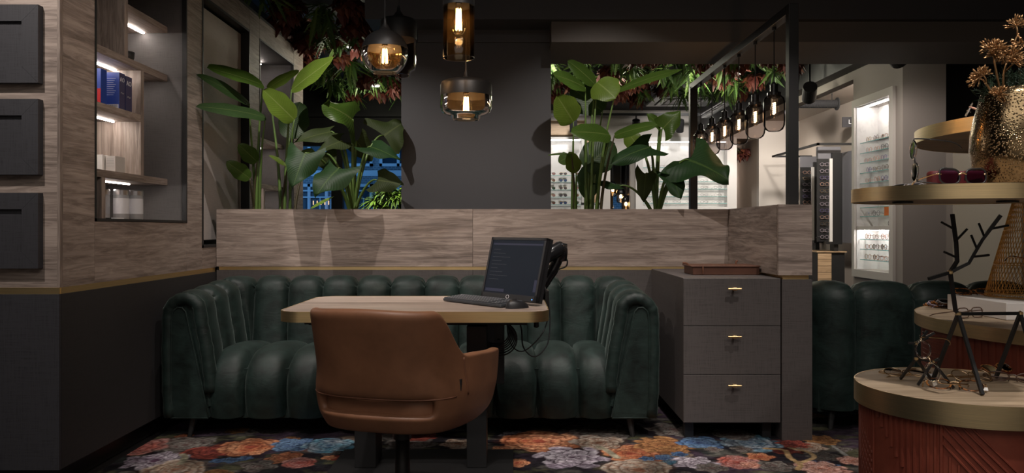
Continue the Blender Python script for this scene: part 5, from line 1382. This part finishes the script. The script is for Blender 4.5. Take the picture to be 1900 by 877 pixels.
# mesh cone
cc = (1.86, 2.80); zb0 = ZB + .059
wc = thing('wire_cone', (cc[0], cc[1], zb0), 'gold wire mesh cone standing on the white block', 'ornament')
b = MB(); Hc, Rc = .56, .145
for k in range(60):
    for s in (-1, 1):
        b.tube([(cc[0] + Rc * (1 - t) * math.cos(2 * PI * k / 60 + s * t * 1.6), cc[1] + Rc * (1 - t) * math.sin(2 * PI * k / 60 + s * t * 1.6), zb0 + Hc * t) for t in np.linspace(0, .97, 18)], .0013, 3, cap=False)
b.build('mesh', 'goldwire', wc)
b = MB()
for t in (0.0, .02, .2, .42, .64):
    b.tube([(cc[0] + Rc * (1 - t) * math.cos(a), cc[1] + Rc * (1 - t) * math.sin(a), zb0 + .003 + Hc * t) for a in np.linspace(0, 2 * PI, 40, False)], .003 if t < .1 else .0018, 5, closed=True)
b.build('ring', 'goldwire', wc)
wb_ = MB().box(1.632, 2.06, 2.58, 2.93, ZB + .001, ZB + .058).build('display_block', 'white', bevel=.002); tag(wb_, 'white display block on the wide drum', 'block')

# deer of black bars
def deer(name, segs, joints, lab, w_, group='black bar reindeer figures'):
    base = Vector(segs[0][0]); t = thing(name, (base.x, base.y, ZA), lab, 'figurine', group)
    for nm, pts in segs:
        pts = [Vector(p) for p in pts]
        MB().tube(pts, w_ if nm not in ('tine',) else w_ * .55, 4 if nm != 'tine' else 6).build(nm, 'metal', t)
    for j in joints:
        MB().lathe([(.0, w_ * 1.25), (w_ * 1.2, w_ * .5), (w_ * 1.2, -w_ * .5), (0, -w_ * 1.25)], 10, tuple(j), cap=False).build('joint', 'brass', t, smooth=False)
def deer2(segs, joints, lab, w_):
    base = Vector(segs[0][1][-1]); t = thing('deer_figurine', (base.x, base.y, ZA), lab, 'figurine', 'black bar reindeer figures')
    for nm, pts in segs:
        MB().tube([Vector(p) for p in pts], w_ * (.55 if nm == 'tine' else 1), 4 if nm != 'tine' else 6).build(nm, 'metal', t)
    for j in joints: MB().lathe([(.0, w_ * 1.3), (w_ * 1.25, w_ * .5), (w_ * 1.25, -w_ * .5), (0, -w_ * 1.3)], 10, tuple(j), cap=False).build('joint', 'brass', t)
def FL(px, py): Y = (CAMZ - ZA) * F / (py - 424); return P(px, py, Y) + Vector((0, 0, .003))
sh_, hip, hd = P(1778, 582, 2.08), P(1893, 581, 2.12), P(1763, 505, 2.06)
g1, g2 = P(1776, 484, 2.07), P(1797, 488, 2.05)
deer2([('leg', [sh_, FL(1823, 734)]), ('leg', [sh_, FL(1731, 706)]), ('leg', [hip, FL(1848, 702)]), ('leg', [hip, FL(1936, 725)]),
       ('body', [sh_, hip]), ('neck', [sh_, P(1773, 576, 2.08), hd]), ('head', [hd, P(1723, 517, 2.05)]),
       ('antler', [hd, g1, P(1774, 450, 2.08), P(1767, 397, 2.09)]), ('antler', [hd, g2, P(1822, 445, 2.03), P(1857, 399, 2.01)]),
       ('tine', [P(1774, 477, 2.075), P(1752, 467, 2.05)]), ('tine', [P(1773, 447, 2.08), P(1795, 424, 2.06)]), ('tine', [P(1769, 424, 2.085), P(1747, 412, 2.07)]),
       ('tine', [P(1806, 476, 2.04), P(1835, 473, 2.06)]), ('tine', [P(1812, 460, 2.035), P(1802, 436, 2.05)]), ('tine', [P(1826, 438, 2.025), P(1816, 414, 2.04)]), ('tine', [P(1840, 424, 2.02), P(1871, 418, 2.03)])],
      [sh_, hip, hd], 'large black bar reindeer figure with branching antlers', .0058)
s_, h_, n_ = P(1700, 665, 2.06), P(1731, 671, 2.08), P(1699, 637, 2.06)
deer2([('leg', [s_, FL(1671, 704)]), ('leg', [s_, FL(1728, 706)]), ('leg', [h_, FL(1703, 716)]), ('leg', [h_, FL(1770, 722)]), ('body', [s_, h_, P(1742, 665, 2.08)]), ('neck', [s_, n_]), ('head', [n_, P(1687, 636, 2.05)]),
       ('antler', [n_, P(1709, 630, 2.06), P(1720, 613, 2.06)]), ('antler', [P(1709, 630, 2.06), P(1734, 617, 2.05)]), ('tine', [P(1712, 626, 2.06), P(1706, 622, 2.06)]), ('tine', [P(1716, 620, 2.06), P(1712, 615, 2.06)]), ('tine', [P(1714, 630, 2.06), P(1723, 627, 2.05)])],
      [s_, h_, n_], 'small black bar reindeer figure before the large one', .0042)

# near eyewear
def on_disc(px, py, z): Y = (CAMZ - z) * F / (py - 424); return P(px, py, Y)
LAY = R(-72)
p = on_disc(1778, 728, ZA); glasses((p.x, p.y + .01, ZA + .004), R(-22), 'oval', 'tortoise', 'lens_clear', 'tortoiseshell eyeglasses lying frontmost on the low drum', (R(-62), 0), 1.08, False, tmat='frame_gold', tagged=True)
p = on_disc(1680, 700, ZA); glasses((p.x, p.y - .02, ZA + .006), R(-8), 'round', 'frame_gold', 'lens_clear', 'thin gold eyeglasses at the left rim of the low drum', (R(-72), 0), 1.0, True, rim=.0017, tagged=True)
p = on_disc(1822, 714, ZA); glasses((p.x, p.y + .02, ZA + .005), R(12), 'round', 'frame_gold', 'lens_clear', 'gold rimmed eyeglasses between the large reindeer legs', (R(-58), 0), 1.0, True, rim=.0017)
p = on_disc(1880, 712, ZA); glasses((p.x, p.y, ZA + .005), R(-30), 'oval', 'frame_brown', 'lens_clear', 'brown eyeglasses at the right of the low drum', (R(-62), 0), 1.0, True)
p = on_disc(1862, 700, ZA); glasses((p.x + .03, p.y + .05, ZA + .005), R(25), 'cat', 'tortoise', 'lens_clear', 'small tortoiseshell eyeglasses behind the reindeer legs', (R(-60), 0), .9, True)
g_ = P(1708, 680, 2.04); glasses((g_.x, g_.y, ZA + .066), R(-78), 'round', 'frame_clear', 'lens_clear', 'crystal eyeglasses leaning on the small reindeer', (R(-10), R(58)), .95, False, rim=.0026, tmat='frame_gold', tagged=True)
p = on_disc(1760, 566, ZB)
for k in range(5):
    glasses((1.655 + .008 * k, 2.985 - .012 * k, ZB + .004 + .006 * k), R(-8 + 7 * k), ['rect', 'cat', 'oval', 'rect', 'round'][k], ['tortoise', 'frame_lilac', 'tortoise', 'frame_grey', 'frame_brown'][k], 'lens_clear',
            ['tortoiseshell rectangular eyeglasses deepest in the pile on the wide drum', 'lilac cat eye eyeglasses in the pile on the wide drum', 'tortoiseshell oval eyeglasses in the pile on the wide drum', 'grey rectangular eyeglasses in the pile on the wide drum', 'brown round eyeglasses front of the pile on the wide drum'][k], (R(-70), 0), 1.0, True, group='pile of eyeglasses on the wide drum') if k < 4 else None
glasses((1.545, 2.63, ZB + .002), R(22), 'rect', 'frame_brown', 'lens_clear', 'brown eyeglasses leaning against the white block', (R(-10), 0), .95, False)
glasses((1.70, 2.86, ZB + .060), R(-6), 'cat', 'tortoise', 'lens_clear', 'tortoiseshell sunglasses lying on the white block', (R(-62), 0), 1.05, True)
glasses((1.70, 2.60, .99), R(-10), 'round', 'tortoise', 'lens_clear', 'tortoiseshell eyeglasses hooked on the gold wire cone', (0, 0), .9, False) if False else None
glasses((1.80, 2.628, .965), R(0), 'round', 'tortoise', 'lens_clear', 'round tortoiseshell eyeglasses hung on the gold wire cone', (R(8), 0), .95, False)
p = P(1750, 350, 2.0); Zs = dz1 + .001
glasses((1.155, 2.0, Zs + .001), R(4), 'cat', 'frame_black', 'lens_violet', 'black sunglasses with violet lenses before the wine red case', (R(-6), 0), 1.0, False, 'sunglasses', rim=.0026, tmat='frame_gold')
cs = MB().prism(rrect(1.085, 1.235, 2.02, 2.06, .018, 6), Zs, Zs + .040).build('glasses_case', 'redcase', bevel=.008, seg=3); tag(cs, 'wine red glasses case on the round brass shelf', 'case')
glasses((1.075, 2.16, Zs + .004), R(-75), 'rect', 'frame_grey', 'lens_clear', 'folded grey eyeglasses at the left rim of the brass shelf', (R(-70), 0), .85, True)
glasses((1.052, 2.06, Zs + .058), R(-108), 'oval', 'frame_clear', 'lens_clear', 'crystal eyeglasses standing upright on one side of the brass shelf', (R(-12), R(66)), .95, False, tmat='frame_black', rim=.0024)
p = P(1790, 200, 2.62)
glasses((1.497, 2.58, 1.470), R(-122), 'round', 'frame_clear', 'lens_clear', 'crystal round eyeglasses on the topmost shelf with rose temples', (R(-24), R(6)), 1.0, False, tmat='frame_rose')
st_ = MB().add([(1.545, 2.52, 1.4535), (1.62, 2.52, 1.4535), (1.62, 2.60, 1.4535), (1.545, 2.60, 1.4535), (1.60, 2.52, 1.50), (1.62, 2.52, 1.50), (1.62, 2.60, 1.50), (1.60, 2.60, 1.50)],
               [(3, 2, 1, 0), (0, 1, 5, 4), (1, 2, 6, 5), (2, 3, 7, 6), (3, 0, 4, 7), (4, 5, 6, 7)]).build('display_wedge', 'white', bevel=.002); tag(st_, 'small white wedge stand on the topmost round shelf', 'stand')

# ================================================================== CARPET
def vnoise(x, y, seed):
    r_ = np.random.default_rng(seed); g = r_.random((256, 256)); xi = np.floor(x).astype(int); yi = np.floor(y).astype(int); fx = x - xi; fy = y - yi
    fx = fx * fx * (3 - 2 * fx); fy = fy * fy * (3 - 2 * fy); a = g[xi % 256, yi % 256]; b_ = g[(xi + 1) % 256, yi % 256]; c_ = g[xi % 256, (yi + 1) % 256]; d_ = g[(xi + 1) % 256, (yi + 1) % 256]
    return (a * (1 - fx) + b_ * fx) * (1 - fy) + (c_ * (1 - fx) + d_ * fx) * fy
def fbm(x, y, s, seed, o=4): return sum(vnoise(x * s * 2**k + 37 * k, y * s * 2**k, seed + k) * .5**k for k in range(o)) / sum(.5**k for k in range(o))
cx0, cx1, cy0, cy1, st = -1.86, 2.35, 2.75, 4.95, .0058
nx, ny = int((cx1 - cx0) / st), int((cy1 - cy0) / st)
gx, gy = np.meshgrid(np.linspace(cx0, cx1, nx), np.linspace(cy0, cy1, ny), indexing='ij')
C0 = np.array([.016, .013, .018]); C1 = np.array([.085, .050, .085]); C2 = np.array([.035, .045, .040])
colr = np.zeros((nx, ny, 3))
f1 = fbm(gx, gy, 4, 1); f2 = fbm(gx, gy, 9, 9); f3 = fbm(gx, gy, 38, 17, 3)
k1 = np.clip((f1 - .46) * 5, 0, 1)[..., None]; k2 = np.clip((f2 - .55) * 6, 0, 1)[..., None]
colr[:] = C0; colr = colr * (1 - k1 * .8) + C1 * k1 * .8; colr = colr * (1 - k2 * .7) + C2 * k2 * .7
# pale brush marks and olive leaves scattered over the ground
k3 = np.clip((fbm(gx * 1.0, gy * 2.2, 7, 33) - .60) * 9, 0, 1)[..., None]; colr = colr * (1 - k3 * .5) + np.array([.16, .145, .12]) * k3 * .5
k4 = np.clip((fbm(gx * 1.3, gy * 2.0, 6, 51) - .63) * 9, 0, 1)[..., None]; colr = colr * (1 - k4 * .7) + np.array([.10, .10, .045]) * k4 * .7
GX, GY, F2 = gx, gy, f2
def fxy(px, py): Y = 1595.0 / (py - 424); return (px - 950) * Y / F, Y
def flower(px, py, r_, pal, petals=6, rot=0, depth=.35, ring=2.2, asp=1.0):
    x, y = fxy(px, py); i0, i1 = [int(np.clip((x + s * 1.7 * r_ - cx0) / st, 0, nx)) for s in (-1, 1)]; j0, j1 = [int(np.clip((y + s * 1.7 * r_ - cy0) / st, 0, ny)) for s in (-1, 1)]
    if i1 - i0 < 2 or j1 - j0 < 2: return
    gx, gy, f2 = GX[i0:i1, j0:j1], GY[i0:i1, j0:j1], F2[i0:i1, j0:j1]
    dx = (gx - x) / asp; dy = gy - y
    w1 = fbm(gx, gy, 10, int(px)) - .5; w2 = fbm(gx, gy, 34, int(px) + 7, 3) - .5
    d0 = np.hypot(dx, dy) / r_ + .30 * w1 + .16 * w2; a = np.arctan2(dy, dx) + rot + .9 * w1
    A, B_, C_2 = [np.array(q) for q in pal]
    sub_ = colr[i0:i1, j0:j1]
    for l in range(4):                              # petals painted from the outside in
        sc2 = 1.0 - .25 * l; d = d0 / sc2; al = a + l * 1.7
        lobe = np.abs(np.cos(al * petals / 2)); edge = 1.0 - depth * (.75 if l == 0 else .45) * (1 - lobe**.7)
        inside = np.clip((edge - d) * 16, 0, 1)[..., None]
        light = np.clip((d / np.maximum(edge, .2) - .25) / .75, 0, 1)
        streak = .5 + .5 * np.sin(al * petals * 4 + 14 * w1 + 5 * d)
        tone = np.clip(.04 + 1.05 * light**1.4 * (.45 + .7 * streak) + .7 * w2, 0, 1.25)[..., None]
        mixv = np.clip(.5 + 2.2 * w1 + .25 * (l % 2), 0, 1)[..., None]
        c = C_2 * (1 - np.clip(tone, 0, 1)) + (A * (1 - mixv) + B_ * mixv) * tone
        rim_d = np.clip(1 - np.abs(edge - d - .02) * 16, 0, 1)[..., None]; c = c * (1 - .25 * rim_d) + np.minimum(1, np.maximum(A, B_) * 1.25) * .25 * rim_d
        shade = np.clip(1 - (d - edge) * 7, 0, 1)[..., None] * (1 - inside) * (.35 if l == 0 else .8)
        sub_ = sub_ * (1 - shade) + C_2 * .3 * shade
        sub_ = sub_ * (1 - inside) + c * inside
    colr[i0:i1, j0:j1] = sub_
OR = [(.58, .17, .045), (.72, .34, .15), (.30, .05, .02)]; RO = [(.55, .32, .28), (.50, .11, .07), (.30, .04, .03)]; LI = [(.40, .33, .42), (.55, .50, .55), (.07, .03, .06)]
CR = [(.56, .50, .42), (.44, .36, .26), (.30, .12, .06)]; BL = [(.08, .20, .42), (.16, .30, .48), (.03, .05, .14)]; TE = [(.06, .30, .42), (.36, .42, .46), (.02, .06, .14)]
GR = [(.15, .145, .13), (.22, .205, .18), (.09, .05, .045)]; OC = [(.52, .27, .08), (.40, .17, .05), (.20, .07, .02)]; RD = [(.42, .07, .035), (.30, .05, .03), (.12, .02, .02)]; CO = [(.68, .28, .18), (.72, .46, .38), (.40, .10, .05)]
_rf = random.Random(4)
for k in range(70):                                  # further blooms all over the carpet, also outside the view
    Yf = _rf.uniform(2.8, 4.9); Xf = _rf.uniform(-1.8, 2.3); py_ = 424 + 1595 / Yf
    pal = [tuple(c * .6 for c in q) for q in _rf.choice([OR, RO, LI, CR, BL, GR, RD, CO, GR, OC])]
    flower(950 + Xf * F / Yf, py_, _rf.uniform(.05, .15), pal, _rf.choice([4, 5, 6, 7]), _rf.uniform(0, 3), _rf.uniform(.3, .7))
for a in ((345, 828, .17, GR, 5, .3), (250, 832, .17, RO, 7, 1.0), (290, 858, .16, LI, 6, .4, .75), (325, 873, .15, CR, 3, .5, .2), (395, 840, .14, RD, 4, .2, .5), (465, 832, .17, OR, 7, 0), (545, 828, .13, BL, 6, 1), (610, 829, .14, TE, 5, .6, .3),
          (556, 862, .085, RO, 6, .4, .2, 2.6), (632, 852, .05, RD, 5, 0, .6), (610, 852, .04, OR, 5, 0, .6), (430, 857, .05, BL, 5, .2, .7), (455, 853, .04, BL, 5, .2, .7), (405, 858, .04, BL, 5, .2, .7), (480, 868, .09, GR, 4, .3, .6),
          (760, 826, .14, GR, 6, .3, .6), (850, 826, .10, CR, 5, .3, .6), (780, 812, .10, RD, 6, .3), (930, 836, .06, OR, 5, 0, .5), (958, 862, .07, OR, 5, 0, .3),
          (1110, 800, .23, GR, 7, .2, .3), (1005, 822, .22, OR, 6, .4, .25), (1110, 824, .15, CR, 5, .8, .5), (1060, 851, .19, LI, 6, .2, .75), (1175, 845, .16, OR, 5, .9, .5), (1185, 874, .17, CR, 3, 1.2, .2), (1232, 829, .17, OC, 9, .1, .4),
          (1232, 852, .055, BL, 5, .2, .7), (1260, 846, .045, BL, 5, .2, .7), (1200, 854, .04, BL, 5, .8, .7), (1245, 860, .04, TE, 5, .8, .7), (1300, 824, .13, BL, 6, 0, .4), (1392, 824, .17, TE, 5, .3, .35), (1360, 808, .12, GR, 5, .4),
          (1370, 861, .11, RO, 6, .7, .2, 2.6), (1395, 866, .06, CO, 5, .3, .5), (1410, 850, .07, OR, 5, .2, .7), (1522, 872, .13, CO, 8, .5, .35, 3), (1583, 858, .08, CO, 6, .5, .4), (1520, 819, .11, OC, 6, .2, .5), (1500, 832, .10, CR, 5, .4, .6), (1470, 826, .09, RD, 6, .1, .6),
          (1325, 837, .05, GR, 4, .2, .5), (1375, 836, .06, GR, 4, .2, .6), (1440, 868, .09, GR, 5, .2, .6), (1290, 862, .12, LI, 5, .2, .8), (1320, 872, .08, GR, 5, .2, .8), (1560, 836, .06, GR, 4, 0, .6), (1250, 800, .16, GR, 6, .2, .7)):
    flower(*a)
def stroke(pts, w_, c):
    global colr
    q = catmull([Vector((*fxy(*p_), 0)) for p_ in pts], 6)
    dd = np.full(gx.shape, 9.0)
    for a, b_ in zip(q[:-1], q[1:]):
        ab = b_ - a; L2 = max(1e-9, ab.length_squared); t = np.clip(((gx - a.x) * ab.x + (gy - a.y) * ab.y) / L2, 0, 1); dd = np.minimum(dd, np.hypot(gx - a.x - t * ab.x, gy - a.y - t * ab.y))
    m = np.clip((w_ - dd) / w_ * 3, 0, 1)[..., None]; colr = colr * (1 - m) + np.array(c) * m * (.7 + .6 * f3[..., None])
stroke([(338, 846), (343, 850), (340, 858), (334, 864)], .02, (.30, .27, .18)); stroke([(1112, 832), (1128, 840), (1145, 852)], .022, (.34, .30, .20))
stroke([(1420, 835), (1455, 838), (1465, 852), (1485, 865), (1480, 874)], .016, (.48, .30, .12)); stroke([(1485, 862), (1510, 852), (1500, 842), (1465, 834)], .014, (.46, .30, .13)); stroke([(1545, 830), (1570, 848)], .012, (.25, .25, .23))
colr *= np.clip(.35 + 1.3 * fbm(gx, gy * 1.8, 40, 91, 3)[..., None], .5, 1.5) * (.82 + .36 * rng.random((nx, ny, 1))) * np.clip(.05 + 1.5 * fbm(gx, gy, 6, 71)[..., None], .25, 1.3) * .80; colr = colr.mean(-1, keepdims=True) * .15 + colr * .85
cme = bpy.data.meshes.new('carpet')
ii = np.arange(nx * ny).reshape(nx, ny); fa = np.stack([ii[:-1, :-1], ii[1:, :-1], ii[1:, 1:], ii[:-1, 1:]], -1).reshape(-1, 4)
vz_ = .008 + .003 * fbm(gx, gy, 60, 5, 2)
cme.vertices.add(nx * ny); cme.vertices.foreach_set('co', np.stack([gx, gy, vz_], -1).ravel())
cme.loops.add(len(fa) * 4); cme.loops.foreach_set('vertex_index', fa.ravel()); cme.polygons.add(len(fa)); cme.polygons.foreach_set('loop_start', np.arange(0, len(fa) * 4, 4)); cme.polygons.foreach_set('loop_total', np.full(len(fa), 4))
cme.update(calc_edges=True)
at = cme.color_attributes.new('print', 'FLOAT_COLOR', 'POINT'); at.data.foreach_set('color', np.concatenate([np.clip(colr, 0, 1), np.ones((nx, ny, 1))], -1).ravel())
mc = mat('floral_carpet', (.1, .1, .1), .95, spec=.1, sheen=.0); an = N(mc, 'ShaderNodeVertexColor'); an.layer_name = 'print'
L(mc, an.outputs[0], mc.node_tree.nodes['Principled BSDF'].inputs['Base Color']); bump(mc, noise(mc, coords(mc), 260, 3), .5, .004)
cme.materials.append(mc); o = bpy.data.objects.new('floral_carpet', cme); col.objects.link(o)
tag(o, 'dark carpet printed with large painterly flowers under the furniture', 'carpet')
